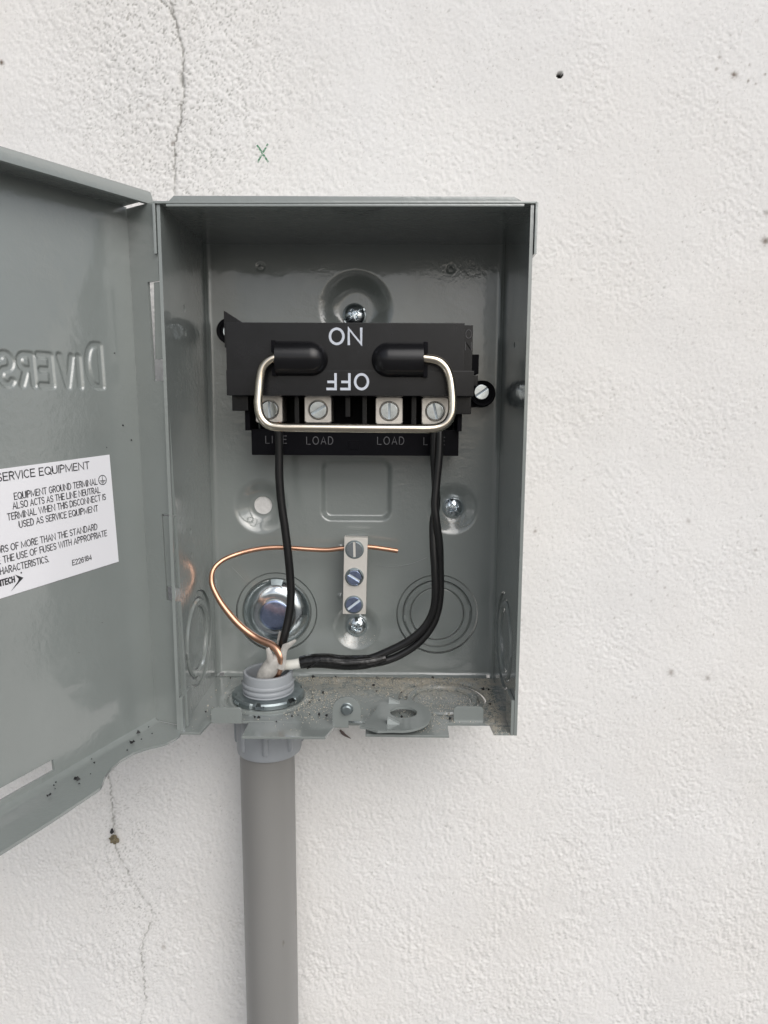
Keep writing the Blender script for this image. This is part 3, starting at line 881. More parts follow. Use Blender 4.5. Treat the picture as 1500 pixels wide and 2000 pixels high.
# hinge flange with two slots
def ecells(edges, step):
    out = []
    for a, b in zip(edges[:-1], edges[1:]):
        k = max(1, int((b - a) / step)); out += list(np.linspace(a, b, k + 1)[:-1])
    return np.array(out + [edges[-1]])
nz_ = ecells([0.1, 64.7, 107.4, 170.5, 215.1, 249.0], 8)
nn = ecells([0.0, 1.5, 3.0, 11.8, 19.8], 3)
Nn, Zz = grid(nn, nz_)
cN = (Nn[:-1, :-1] + Nn[1:, 1:]) / 2; cZ2 = (Zz[:-1, :-1] + Zz[1:, 1:]) / 2
keep = ~((cN > 11.8) & (((cZ2 > 170.5) & (cZ2 < 215.1)) | ((cZ2 > 64.7) & (cZ2 < 107.4))))
sheet('hinge_flange', dgrid(np.zeros_like(Nn), Zz, Nn), dgrid(np.zeros_like(Nn) - 1.3, Zz, Nn), keep, M_PAINT, dr, 40)
# top flange and its upturned lip
S2, N2 = grid(np.concatenate([[1.6, 9], np.linspace(12, DS, 40)]), np.linspace(0, 15.2, 7))
S3, N3 = grid(np.concatenate([[-3.0, 9], np.linspace(12, DS, 40)]), np.linspace(11.0, 15.2, 4))
k1 = np.ones((S2.shape[0] - 1, S2.shape[1] - 1), bool)
sheet('top_flange', dgrid(S2, DZT + 0 * S2, N2), dgrid(S2, DZT + 1.3 + 0 * S2, N2), k1, M_PAINT, dr, 40)
S4, Z4 = grid(np.linspace(-3.0, DS, 50), np.array([DZT - 0.6, DZT + 0.2, DZT + 1.5, DZT + 3.0, DZT + 4.2, DZT + 5.2]))
roll = 15.4 - 1.6 * ((Z4 - DZT) / 5.2).clip(0, 1) ** 2
sheet('rain_lip', dgrid(S4, Z4, roll), dgrid(S4, Z4 - 0.2, roll - 1.5), np.ones((49, 5), bool), M_PAINT, dr, 60)
# bottom flange with its scalloped edge
prof = [(0.0, 17.0), (5.0, 20.0), (8.1, 22.1), (13.2, 22.6), (19.4, 21.4), (24.7, 17.2), (30.8, 14.4), (39.4, 13.8), (48.1, 15.7), (53.5, 18.3), (57.0, 21.0), (61.0, 23.2), (86, 23.6), (108, 23.0), (DS, 23.0)]
ss = np.concatenate([np.linspace(0.3, 64, 60), np.linspace(68, DS, 24)])
ed = np.interp(ss, [a for a, b in prof], [b for a, b in prof])
ed = np.convolve(np.pad(ed, 1, mode='edge'), [0.25, 0.5, 0.25], 'valid')
tt = np.linspace(0, 1, 12)
Sb = np.repeat(ss[:, None], 12, 1); Nb = ed[:, None] * tt[None, :]
Zb = DZB + 0.15 * np.sin(Sb * 0.05) + 1.4 * (1 - sstep(Nb, 0, 2.0)) - 0.4
sheet('bottom_flange', dgrid(Sb, Zb, Nb), dgrid(Sb, Zb - 1.3, Nb), np.ones((len(ss) - 1, 11), bool), M_PAINT, dr, 60)
Nf, Zf = grid(np.linspace(0, 15, 4), np.linspace(DZB, DZT, 30))
sheet('edge_flange', dgrid(DS + 0 * Nf, Zf, Nf), dgrid(DS + 1.3 + 0 * Nf, Zf, Nf), np.ones((3, 29), bool), M_PAINT, dr, 40)
# hinge tabs of the box reaching through the slots
for (z0, z1, n0, n1) in ((180.4, 214.7, 13.4, 15.6), (71.5, 106.6, 11.9, 12.0)):
    P8 = [dpt(-0.5, z0, n0), dpt(-0.5, z0, 19.6), dpt(-0.5, z1, 19.6), dpt(-0.5, z1, n1), dpt(-1.8, z0, n0), dpt(-1.8, z0, 19.6), dpt(-1.8, z1, 19.6), dpt(-1.8, z1, n1)]
    B().add(P8, [(0, 1, 2, 3), (7, 6, 5, 4), (0, 4, 5, 1), (1, 5, 6, 2), (2, 6, 7, 3), (3, 7, 4, 0)]).build('hinge_tab', M_PAINT, box)

# ---- sticker on the door with its print
def sticker():
    # corners slightly turned on the sheet
    def m(a, b, n=0.0):   # a: mm from right edge leftwards, b: mm from bottom edge
        s = 17.6 + 0.8 * b / 50.0 + a * 1.0
        z = 86.2 + b - a * 0.058
        return s, z
    a = np.linspace(0, 118, 60); b = np.linspace(0, 50.4, 26)
    A, Bq = grid(a, b)
    Sg, Zg_ = m(A, Bq)
    base = 0.5 * np.sin(Sg * 0.02) * np.sin(Zg_ * 0.0126)
    st = sheet('sticker', dgrid(Sg, Zg_, base + 0.22), dgrid(Sg, Zg_, base + 0.08), np.ones((59, 25), bool), M_STICK, dr, 40)
    bb = B()
    def line(txt, sl, sr, zl, zr, hh, extra=None):
        wd = sl - sr
        def to3(x, y, k):
            s = sl - x; z = zl + (zr - zl) * x / wd + y
            n = 0.5 * math.sin(s * 0.02) * math.sin(z * 0.0126) + 0.30 + 0.006 * k
            return dpt(s, z, n)
        flat_text(bb, txt, wd, hh, 0.22 if hh > 2.8 else 0.175, to3, 0.21)
    k = 0.0
    line('SUITABLE FOR USE AS SERVICE EQUIPMENT', 122.0, 29.9, 126.2, 131.0, 3.05)
    line('EQUIPMENT GROUND TERMINAL', 66.8, 26.4, 120.9, 123.6, 2.6)
    line('ALSO ACTS AS THE LINE NEUTRAL', 67.9, 25.2, 117.2, 119.7, 2.6)
    line('TERMINAL WHEN THIS DISCONNECT IS', 70.7, 22.5, 113.0, 116.2, 2.6)
    line('USED AS SERVICE EQUIPMENT', 66.1, 27.2, 109.4, 111.5, 2.6)
    line('CONDUCTORS OF MORE THAN THE STANDARD', 90.5, 28.5, 99.8, 103.2, 2.6)
    line('MAY REQUIRE THE USE OF FUSES WITH APPROPRIATE', 93.5, 23.4, 95.4, 99.5, 2.6)
    line('TIME DELAY CHARACTERISTICS.', 95.0, 54.7, 91.2, 93.2, 2.6)
    line('E226184', 43.1, 32.9, 89.4, 90.1, 2.2)
    bb.build('printed_text', M_INK, dr, 0)
    # earth symbol
    es = B()
    def p3(s, z):
        n = 0.5 * math.sin(s * 0.02) * math.sin(z * 0.0126) + 0.32
        return dpt(s, z, n)
    cs, cz = 23.4, 125.3
    V = []; F = []
    for k in range(32):
        a = 2 * pi * k / 32
        V += [p3(cs + 1.95 * cos(a), cz + 1.95 * sin(a)), p3(cs + 2.3 * cos(a), cz + 2.3 * sin(a))]
        F.append((2 * k, 2 * k + 1, (2 * k + 3) % 64, (2 * k + 2) % 64))
    es.add(V, F)
    def bar(s0, s1, z0, z1): es.add([p3(s0, z0), p3(s1, z0), p3(s1, z1), p3(s0, z1)], [(0, 1, 2, 3)])
    bar(cs - .14, cs + .14, cz - .2, cz + 1.7); bar(cs - 1.6, cs + 1.6, cz - .45, cz - .15)
    bar(cs - 1.0, cs + 1.0, cz - 1.0, cz - .72); bar(cs - .45, cs + .45, cz - 1.5, cz - 1.25)
    es.build('printed_earth_symbol', M_INK, dr, 0)
    es = B()
    # arrow head and lettering of the maker's mark
    def tri(*P): es.add([p3(*q) for q in P], [tuple(range(len(P)))])
    tri((70.5, 90.9), (67.0, 88.9), (69.1, 88.9)); tri((67.0, 88.9), (73.2, 84.5), (69.6, 87.9), (69.1, 88.9))
    def to4(x, y, k):
        s = 84.6 - x; z = 87.2 + x / 13.9 * 0.9 + y
        q = p3(s, z); return (q[0], q[1] - 0.004 * k, q[2])
    flat_text(es, 'DIVERSITECH', 13.6, 2.2, 0.27, to4, 0.24)
    es.add([p3(67.7 + .35 * cos(2 * pi * k / 10), 91.1 + .35 * sin(2 * pi * k / 10)) for k in range(10)], [tuple(range(10))])
    es.build('printed_logo', M_INK, dr, 0)
sticker()

# ================================================================= SCREWS
def slot_screw(name, c, r, ang, mat, parent, sw=0.9, depth=1.0, hgt=1.6, dome=0.25, **kw):
    """slotted screw head facing -y with its face at c.y"""
    bb = B()
    ca, sa = cos(ang), sin(ang)
    n = 20
    for sgn in (1, -1):
        a0 = math.asin(sw / 2 / r)
        arcp = [(r * cos(a0 + (pi - 2 * a0) * k / n), r * sin(a0 + (pi - 2 * a0) * k / n)) for k in range(n + 1)]
        poly = [(x, y * sgn) for x, y in arcp]
        poly = [(x * ca - y * sa, x * sa + y * ca) for x, y in poly]
        bb.prism(poly, lambda a, b, t: (c[0] + a, c[1] + t, c[2] + b), 0.0, hgt, 0.22)
    nf = len(bb.F)
    bb.lathe([(0, depth), (r - 0.08, depth), (r - 0.08, hgt + 0.4), (0, hgt + 0.4)], c, 'y', 32)
    o = bb.build(name, mat, parent, 35, **kw)
    o.data.materials.append(M_SLOT)
    for i, p in enumerate(o.data.polygons):
        if i >= nf: p.material_index = 1
    return o

def pan_screw(c, R, hgt, ang, label, group='zinc pan head screws holding the box', mat=M_ZINC, plus=True):
    """domed combination head with slot and cross recess, facing -y"""
    V = []; F = []
    nr, na = 36, 96
    for i in range(nr + 1):
        rr = R * i / nr
        for k in range(na):
            a = 2 * pi * k / na
            x, z = rr * cos(a), rr * sin(a)
            h = hgt * (1 - (rr / R) ** 2.3) ** 0.75 if rr < R else 0
            u = x * cos(ang) + z * sin(ang); v = -x * sin(ang) + z * cos(ang)
            dslot = 1.25 * (1 - sstep(abs(v), 0.75, 0.95))
            dcross = 0
            if plus:
                dcross = 1.9 * (1 - sstep(min(abs(u), abs(v)), 0.45, 0.95)) * (1 - sstep(rr, R * 0.28, R * 0.5))
            V.append((c[0] + x, c[1] - max(h - max(dslot, dcross), -0.2), c[2] + z))
    for i in range(nr):
        for k in range(na):
            F.append((i * na + k, i * na + (k + 1) % na, (i + 1) * na + (k + 1) % na, (i + 1) * na + k))
    k0 = len(V)
    for k in range(na):
        a = 2 * pi * k / na; V.append((c[0] + R * cos(a), c[1] + 1.2, c[2] + R * sin(a)))
    for k in range(na): F.append((nr * na + k, nr * na + (k + 1) % na, k0 + (k + 1) % na, k0 + k))
    o = pyobj('mounting_screw', V, F, mat, None, 40, origin=c)
    return tag(o, label, 'screw', group)
pan_screw((82.5, -2.4, 210.5), 6.7, 3.2, 0.55, 'zinc mounting screw in the top dimple above the black switch')
pan_screw((140.0, -2.6, 101.6), 6.3, 3.2, 2.2, 'zinc mounting screw in the right dimple beside the paired black wires')
pan_screw((83.4, -3.0, 29.6), 6.4, 3.2, 1.05, 'zinc mounting screw in the dusty dimple under the ground bar')

# ================================================================= HOLE PLUG
pl = thing('hole_plug', (36, -7, 38.7), 'shiny domed metal plug snapped into the lower left knockout hole', 'hole plug')
prof = [(0, 5.4), (4, 5.4), (8.2, 5.3), (9.3, 5.1), (10.5, 4.9), (12.5, 5.2), (14.5, 4.6), (16.5, 3.2), (18.2, 1.6), (19.3, 0.3), (19.6, -0.6), (19.3, -1.2)]
B().lathe(prof, (36, -6.6, 38.7), 'y', 96, -1).build('dome', M_ZINC, pl, 50)
B().lathe([(0, 5.75), (7.2, 5.7), (8.6, 5.55), (8.9, 5.2)], (36, -6.6, 38.7), 'y', 64, -1).build('blue_reflection_disc', M_ZINC_REFL, pl, 50)  # added disc, its blue is a mirrored reflection painted as metal colour
for a0, a1 in ((3.9, 4.45), (1.35, 1.7)):
    V = []; F = []
    for k in range(9):
        a = a0 + (a1 - a0) * k / 8
        for r, y in ((17.4, -9.4), (20.6, -7.6), (20.4, -6.9)):
            V.append((36 + r * cos(a), y, 38.7 + r * sin(a)))
    for k in range(8):
        for j in range(2): F.append((k * 3 + j, k * 3 + j + 1, k * 3 + 4 + j, k * 3 + 3 + j))
    B().add(V, F).build('spring_clip', M_ZINCD, pl, 40)

# ================================================================= SWITCH BASE
sw = thing('switch_base', (83, -6, 165), 'black plastic switch base with four wire lugs screwed inside the box', 'switch base')
bb = B()
bb.box(30, 138, -14, -5.5, 133.5, 200, 0.5)                       # floor of the moulding
bb.box(27.8, 140.0, -28.0, -14, 133.2, 147.2, 0.5)                # lettered sill
bb.box(25.8, 28.4, -34.0, -10, 146.6, 165, 0.3)                   # left cheek
bb.box(138.6, 141.0, -34.0, -10, 146.6, 165, 0.3)                 # right cheek
bb.box(27.0, 139.8, -37, -12, 164.8, 199, 0.4)                    # body behind the cover
bb.build('base', M_BLACK_BASE, sw)
for x0, x1, zz in ((52.2, 54.6, 148), (79.2, 81.8, 154), (88.2, 90.6, 148), (114.2, 116.8, 148)):
    B().box(x0, x1, -33.5, -13, zz, 165.0, 0.25).build('divider', M_BLACK, sw)
B().box(20.2, 28.6, -38.6, -30, 156.9, 165.0, 0.4).build('side_step', M_BLACK, sw)
B().box(136.5, 145.2, -38.6, -30, 155.6, 165.0, 0.4).build('side_step', M_BLACK, sw)
sp_ = B().box(139.0, 145.3, -38.4, -20, 176.5, 201.0, 0.3).build('side_plate', M_BLACK, sw)
B().box(144.8, 149.2, -34, -14, 176.6, 186.6, 0.3).build('side_block', M_BLACK_BASE, sw)
B().box(144.8, 148.2, -40, -26, 170.5, 175.6, 0.3).build('side_block', M_BLACK, sw)
for ch_, z_ in (('O', 194.3), ('N', 188.3)):
    tl = B(); stroke_text(tl, ch_, 141.6, 144.6, z_, z_ + 4.3, -38.5, 0.2); tl.build('raised_letter', M_LETTER, sw)
for wd, a, b, z0, z1 in (('LINE', 35.6, 47.0, 139.6, 143.6), ('LOAD', 57.8, 72.0, 139.2, 143.2), ('LOAD', 96.2, 110.4, 139.3, 143.3), ('LINE', 121.2, 132.6, 139.2, 143.2)):
    tl = B(); stroke_text(tl, wd, a, b, z0, z1, -28.05, 0.22)
    tl.build('raised_word', M_LETTER, sw)
B().box(80.5, 86.5, -28.5, -26, 136.5, 141.5, 0.3).build('key_boss', M_BLACK_BASE, sw)
# mounting ears
B().lathe([(0, 6.5), (5.2, 6.5), (5.4, 7.3), (6.6, 7.5), (7.2, 6.8), (7.6, 0)], (153.9, -8, 166.9), 'y', 48, -1).build('mounting_ear', M_BLACK_BASE, sw)
B().prism([(137, 158), (150, 159.5), (153, 160.2), (153, 172.5), (137, 172.5)], toY, -13, -7).build('mounting_ear', M_BLACK_BASE, sw)
B().lathe([(0, 6.5), (4.8, 6.5), (5.0, 7.3), (6.6, 7.5), (7.0, 6.8), (7.4, 0)], (14.2, -8, 200.4), 'y', 48, -1).build('mounting_ear', M_BLACK_BASE, sw)
B().prism([(15.6, 208.9), (15.6, 190), (33, 190), (26.5, 202)], toY, -32, -24, 0.2).build('corner_fin', M_BLACK, sw)
# lugs
def lug(x0, x1, z0, z1, ang, r=4.4):
    c = ((x0 + x1) / 2, -34.0, (z0 + z1) / 2 - 0.3)
    bb = B()
    n = 48; V = []; F = []
    hx, hz = (x1 - x0) / 2, (z1 - z0) / 2
    levels = [('out', 0, 14.0), ('out', 0, 0.35), ('outin', 0.35, 0.0), ('circ', r + 1.0, 0.0), ('circ', r + 0.45, 0.5), ('circ', r + 0.45, 5.0)]
    for ty, q, dy in levels:
        for k in range(n):
            a = 2 * pi * (k + 0.5) / n
            dx, dz = cos(a), sin(a)
            if ty == 'circ': x, z = dx * q, dz * q
            else:
                ins = q
                sc = min((hx - ins) / max(abs(dx), 1e-6), (hz - ins) / max(abs(dz), 1e-6))
                x, z = dx * sc, dz * sc
                # corners
                if abs(abs(dx) * (hz) - abs(dz) * hx) < 0.07 * hx * 1.0:
                    x, z = math.copysign(hx - ins, dx), math.copysign(hz - ins, dz)
            cz_off = ((z0 + z1) / 2 - c[2]) if ty != 'circ' else 0
            V.append((c[0] + x, c[1] + dy, c[2] + z + cz_off))
    for l in range(len(levels) - 1):
        for k in range(n):
            F.append((l * n + k, l * n + (k + 1) % n, (l + 1) * n + (k + 1) % n, (l + 1) * n + k))
    F.append([5 * n + k for k in range(n)]); F.append([k for k in range(n)])
    lg = bb.add(V, F).build('lug', M_ALU, sw, 25)
    slot_screw('lug_screw', (c[0], c[1] + 0.5, c[2]), r, ang, M_ZINC, lg, sw=1.15, depth=0.8)
lug(31.5, 46.0, 150.8, 165.0, pi / 2 + 0.03)
lug(57.5, 72.0, 150.8, 165.0, 0.56)
lug(95.2, 109.7, 150.2, 164.6, pi / 2)
lug(119.6, 133.9, 150.2, 164.6, pi / 2 + 0.22)
o = slot_screw('mounting_screw', (153.2, -16.6, 167.7), 4.0, 0.6, M_ZINC, None, sw=0.9, depth=0.7, hgt=2.2, origin=(153.2, -16.6, 167.7))
tag(o, 'bright slotted screw in the black ear on the right of the switch', 'screw', 'screws fixing the switch')
o = slot_screw('mounting_screw', (15.2, -16.4, 199.8), 4.0, 1.2, M_ZINC, None, sw=0.9, depth=0.7, hgt=2.2, origin=(15.2, -16.4, 199.8))
tag(o, 'half hidden slotted screw in the black ear on the left of the switch', 'screw', 'screws fixing the switch')

# ================================================================= PULL-OUT COVER
po = thing('pull_out_cover', (83, -40, 182), 'black pull-out switch cover marked ON and OFF with a bent metal handle', 'pull-out switch')
bb = B().box(20.6, 139.9, -50.0, -38.9, 176.9, 200.6, 0.35)
bb.box(20.3, 145.1, -50.12, -38.9, 164.6, 177.2, 0.35)
bb.build('cover', M_BLACK, po)
def socket(xc, sg, zc, R=8.6):
    """half round boss ending in a quarter sphere; xc = centre of its dome end, opens towards -sg"""
    V = []; F = []
    L = 17.2
    prot = 8.4
    rows = [(-L, R)] + [(-L + 0.5, R)] + [(-L * (1 - k / 6), R) for k in range(1, 7)]
    rows += [(R * sin(a), R * cos(a)) for a in np.linspace(0.12, pi / 2 - 0.02, 10)]
    n = 20
    for (x, r) in rows:
        for k in range(n + 1):
            a = pi * k / n
            V.append((xc + sg * x, -49.9 - prot * sin(a) * r / R, zc + r * cos(a)))
    for i in range(len(rows) - 1):
        for k in range(n): F.append((i * (n + 1) + k, i * (n + 1) + k + 1, (i + 1) * (n + 1) + k + 1, (i + 1) * (n + 1) + k))
    F.append(list(range(n + 1)))
    so = B().add(V, F).build('handle_socket', M_BLACK, po, 40)
    # collar arms behind the open end
    x0 = xc - sg * (L + 2.2); x1 = xc - sg * L
    for z0, z1 in ((zc + 2.8, zc + R), (zc - R, zc - 2.6)):
        B().box(min(x0, x1), max(x0, x1) , -53.5, -49.8, z0, z1, 0.3).build('socket_collar', M_BLACK_BASE, so)
socket(63.2, 1, 183.0)
socket(102.2, -1, 182.5)
# handle rod
hp = [(50.5, -55.0, 183.1), (48.0, -55.2, 183.1), (43.8, -55.6, 182.0), (40.2, -56.0, 178.4), (38.6, -56.4, 172.8), (38.0, -57.2, 166.3), (37.7, -58.0, 160.2), (38.9, -58.6, 154.3), (42.4, -59, 150.3), (48.2, -59.3, 149.0), (60, -59.4, 148.8),
      (88, -59.5, 148.6), (112, -59.4, 148.5), (124.6, -59.2, 148.7), (130.6, -59, 151.0), (133.4, -58.5, 155.8), (133.8, -57.8, 162.0), (133.4, -57, 168.0), (132.4, -56.4, 173.8), (130.2, -56, 178.6), (126.2, -55.6, 181.8), (120.5, -55.2, 182.9), (118.0, -55, 182.9)]
B().tube(hp, 2.2, 20, 8).build('handle', M_NICKEL, po)
pr = B()
flat_text(pr, 'ON', 15.6, 7.4, 0.62, lambda a, b, k: (72.8 + a, -50.12 - k * .01, 190.2 + b), 0.3)
pr.build('printed_word', M_PRINT, po, 0)
pr = B()
flat_text(pr, 'OFF', 20.4, 7.3, 0.62, lambda a, b, k: (91.8 - a, -50.22 - k * .01, 175.3 - b), 0.34)
pr.build('printed_word', M_PRINT, po, 0)

# ================================================================= GROUND BAR
gbt = thing('ground_bar', (83, -6, 65), 'pale metal ground bar with three slotted screws at the centre of the back panel', 'ground bar')
def gbx(x0, x1, z0, z1): return [(x0, z0), (x1, z0), (x1, z1), (x0, z1)]
B().prism([(76.6, 43.2), (89.7, 43.2), (90.8, 87.2), (77.7, 87.5)], toY, -24, -18.5, 0.45).build('bar', M_BAR, gbt)
B().box(78.6, 89.6, -18.6, -5.0, 76, 85.6, 0.4).build('foot', M_PAINT, gbt)
B().box(78.4, 88.6, -18.6, -5.0, 47, 58, 0.4).build('foot', M_PAINT, gbt)
for c, a, m_, hx in (((83.4, -24.5, 80.5), pi / 2 + .02, M_ZINC, 0), ((83.3, -26.2, 64.8), -0.55, M_ZINC_REFL, 1), ((82.9, -24.9, 48.8), 0.66, M_ZINC_REFL, 0)):  # lower two screws carry the painted blue reflection
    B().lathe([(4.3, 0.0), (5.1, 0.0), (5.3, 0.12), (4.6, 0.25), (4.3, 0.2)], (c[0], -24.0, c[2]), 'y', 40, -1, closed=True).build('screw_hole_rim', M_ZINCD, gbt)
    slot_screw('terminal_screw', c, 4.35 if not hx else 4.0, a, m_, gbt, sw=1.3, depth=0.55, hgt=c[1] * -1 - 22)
    if hx:
        B().lathe([(4.05, 0), (5.0, 0.2), (5.2, 1.2), (4.3, 1.9), (4.05, 1.9)], (c[0], -24.0, c[2]), 'y', 6, -1, closed=True).build('screw_collar', M_ZINC, gbt, 20)

# ================================================================= WIRES
o = B().tube([(107.6, -19, 78.9), (99, -19, 80.2), (91.1, -19, 81.1), (83, -19, 80.8), (75.2, -19, 80.1), (68, -19, 79.2), (59.2, -19, 79.4), (48, -19.5, 80.2), (38, -20, 80.6), (27.5, -21.0, 79.6),
              (16.5, -23.5, 77.0), (9.6, -28, 74.2), (5.6, -31, 69.6), (5.2, -33, 63.0), (8.5, -35, 56), (13.5, -37, 49.2), (21.5, -39.5, 41.0), (30.5, -41.5, 34.8), (39.6, -45.2, 32.0), (43.6, -47.4, 29.2), (45.2, -48.2, 25.6), (44.6, -47, 20.5), (41, -43, 12)],
             [1.35] * 13 + [1.5, 1.6, 1.75, 1.9, 2.0, 2.1, 2.1, 2.0, 1.9, 1.9], 14, 7).build('copper_wire', M_COPPER)
tag(o, 'bare copper wire looping from the conduit to the ground bar', 'wire')
def wobble(P, a, seed):
    r = random.Random(seed); return [(x + r.uniform(-a, a), y + r.uniform(-a, a), z + r.uniform(-a, a)) for x, y, z in P]
wl = thing('black_wire', (45, -38, 90), 'single black insulated wire from the left line lug down to the conduit', 'wire', 'black insulated wires')
B().tube([(44.4, -38.2, 146.6), (44.4, -38, 133.5), (44.3, -38, 121.3), (45.2, -38, 107.6), (46.8, -38, 95.1), (48.4, -38, 79.7), (49.3, -38, 67.0), (49.5, -38.5, 55.6), (48.3, -39.5, 45.5), (46.0, -41, 35.3), (44.3, -41, 28), (42, -40, 18), (40, -38, 8)],
         2.25, 16, 7).build('insulation', M_WIRE, wl)
B().tube([(44.4, -38.2, 145.5), (44.3, -37, 147.6), (43.5, -32, 151), (42, -28, 152)], 1.25, 12, 5).build('copper_core', M_COPPER, wl)
w2 = thing('black_wire_pair', (128, -38, 90), 'two black wires taped together curving from the right line lug to the conduit', 'wire', 'black insulated wires')
B().tube([(128.9, -37, 149), (129.0, -38, 145.2), (128.8, -38.8, 133.9), (127.7, -39.4, 120.4), (126.9, -40.2, 108.1), (127.9, -40.6, 98.4), (129.6, -39.5, 87.3), (130.3, -38, 73.3), (130.6, -37.5, 59.1), (129.2, -37.6, 48.4), (125.6, -38, 39.6), (118.4, -38.6, 31.0), (107.3, -39.5, 24.0), (96.1, -40.3, 20.6), (84, -40.5, 19.2)],
         2.15, 16, 7).build('insulation', M_WIRE, w2)
B().tube([(126.2, -36, 149), (126.3, -36.4, 145.2), (126.4, -36.2, 133.9), (127.3, -35.6, 120.4), (128.0, -36, 108.1), (126.4, -37.6, 98.4), (126.5, -39, 87.3), (127.4, -40.2, 73.2), (127.9, -40.6, 59.1), (126.4, -40.4, 49.0), (121.6, -40.2, 40.3), (113.6, -40.0, 33.2), (102.6, -40.0, 27.2), (93.3, -40.3, 23.4), (84, -40.4, 22.0)],
         2.15, 16, 7).build('insulation', M_WIRE, w2)
tp_ = B().tube(wobble([(101.5, -40.0, 23.6), (96.1, -40.2, 22.4), (90, -40.4, 21.2), (83, -40.5, 20.7), (76.1, -40.5, 20.8), (70, -40.5, 21.4), (63.8, -40.6, 21.6), (58.9, -40.6, 21.2), (54.5, -40.6, 20.4)], 0.18, 3),
              [2.4, 3.2, 3.9, 4.1, 4.0, 4.1, 3.9, 3.7, 3.3], 18, 5).build('tape_wrap', M_TAPE, w2)
B().tube([(100, -42.5, 25.2), (88, -43.6, 23.6), (78, -44.0, 23.0), (68, -44.0, 23.4), (60, -43.2, 22.6)], [0.2, 0.35, 0.4, 0.35, 0.2], 8, 5).build('tape_crease', M_TAPE, w2)
B().tube([(66, -43.9, 23.4), (62, -44.3, 20.6), (58.6, -43.7, 18.2)], [0.3, 0.6, 0.3], 8, 5).build('tape_crease', M_TAPE, w2)
B().tube([(56, -40.6, 20.5), (50, -40.8, 19.4), (45, -40.5, 18.6), (40, -39, 14)], 2.75, 16, 6).build('white_core', M_SLEEVE, w2)

# torn cable jacket sticking out of the conduit
cj = thing('cable_jacket', (38, -38, 10), 'torn off-white cable jacket flaring out of the conduit mouth', 'cable jacket')
B().tube(wobble([(35.0, -40, -2), (34.8, -42.5, 7), (35.8, -45.5, 14.0), (38.6, -46.6, 19.0), (41.6, -46.4, 22.8), (43.8, -45.6, 25.4)], 0.12, 5), [3.9, 4.1, 4.4, 4.8, 4.6, 3.2], 20, 6, 0.72).build('sheath', M_JACKET, cj)
def flap(P, wds, nm='torn_flap', nrm=(0, -1, 0)):
    P = [np.array(p, float) for p in P]
    V = []; F = []
    k = 5; m_ = len(P)
    nrm = np.array(nrm, float)
    for i, p in enumerate(P):
        t = P[min(i + 1, m_ - 1)] - P[max(i - 1, 0)]; t /= np.linalg.norm(t)
        s_ = np.cross(t, nrm); s_ /= np.linalg.norm(s_)
        for j in range(k):
            q = (j / (k - 1) - 0.5) * 2
            V.append(p + s_ * q * wds[i] / 2 + nrm * (-0.6 * q * q * wds[i] / 3))
    n0 = len(V)
    for v in list(V): V.append(v - nrm * 0.55)
    for i in range(m_ - 1):
        for j in range(k - 1):
            a, b, c, d = i * k + j, i * k + j + 1, (i + 1) * k + j + 1, (i + 1) * k + j
            F.append((a, b, c, d)); F.append((a + n0, d + n0, c + n0, b + n0))
        for j in (0, k - 1):
            a, d = i * k + j, (i + 1) * k + j; F.append((a, d, d + n0, a + n0))
    for i in (0, m_ - 1):
        for j in range(k - 1): a, b = i * k + j, i * k + j + 1; F.append((a, b, b + n0, a + n0))
    B().add(V, F).build(nm, M_JACKET, cj, 50)
flap([(40.2, -49.8, 20.0), (39.8, -49.9, 24.0), (39.2, -49.4, 28.0), (38.0, -48.6, 31.4)], [6.0, 4.6, 3.0, 1.8])
flap([(44.2, -49.6, 20.0), (46.0, -49.8, 25.0), (46.6, -49.4, 29.2), (47.6, -49.0, 32.0), (50.2, -48.4, 33.4), (53.2, -47.8, 35.6)], [5.6, 4.2, 3.4, 3.8, 2.6, 1.3])
flap([(43.6, -41.8, 22.0), (43.0, -39.8, 29.0), (43.0, -39.2, 33.5), (44.2, -38.8, 37.2)], [4.6, 3.4, 2.4, 3.0])

# ================================================================= CONDUIT
CX, CY = 36.2, -38.0
ln = thing('locknut', (CX, CY, 0), 'zinc locknut with notched rim clamping the conduit fitting to the box floor', 'locknut')
V = []; F = []; n = 96
def teeth(a): 
    t = (a * 6 / (2 * pi)) % 1.0
    return 1.0 if 0.18 < t < 0.42 else 0.0
pr_ = []
for k in range(n):
    a = 2 * pi * k / n + 0.3
    q = teeth(a)
    ro = 19.9 - 0.9 * q; zt = 3.6 - 0.5 * q
    for r, z in ((14.0, 0.3), (14.0, 3.6), (17.0, 3.6), (19.2 - 0.9 * q, zt - 0.3), (ro, zt - 1.3), (ro, 0.3)):
        V.append((CX + r * cos(a), CY + r * sin(a), z))
m_ = 6
for k in range(n):
    k2 = (k + 1) % n
    for j in range(m_): F.append((k * m_ + j, k * m_ + (j + 1) % m_, k2 * m_ + (j + 1) % m_, k2 * m_ + j))
B().add(V, F).build('nut', M_ZINCD, ln, 30)
for a in (4.66, 5.6, 3.9):
    V = []
    for r, z, da in ((18.0, 3.5, -.11), (20.3, 2.2, -.12), (20.3, 0.8, -.12), (18.0, 3.5, .11), (20.3, 2.2, .12), (20.3, 0.8, .12)):
        V.append((CX + r * cos(a + da), CY + r * sin(a + da), z))
    B().add(V, [(0, 1, 4, 3), (1, 2, 5, 4)]).build('lug_tooth', M_ZINC, ln, 20)
ft = thing('conduit_fitting', (CX, CY, -15), 'threaded lilac grey plastic adapter passing up through the box floor', 'conduit fitting')
prof = [(11.4, -28), (11.4, 14.0), (11.9, 14.8), (13.2, 14.8), (13.7, 14.2), (13.7, 9.8)]
for k in range(3):
    z0 = 9.8 - k * 2.9
    prof += [(14.1, z0 - 0.25), (14.4, z0 - 0.9), (14.2, z0 - 1.9), (13.3, z0 - 2.35), (13.3, z0 - 2.6)]
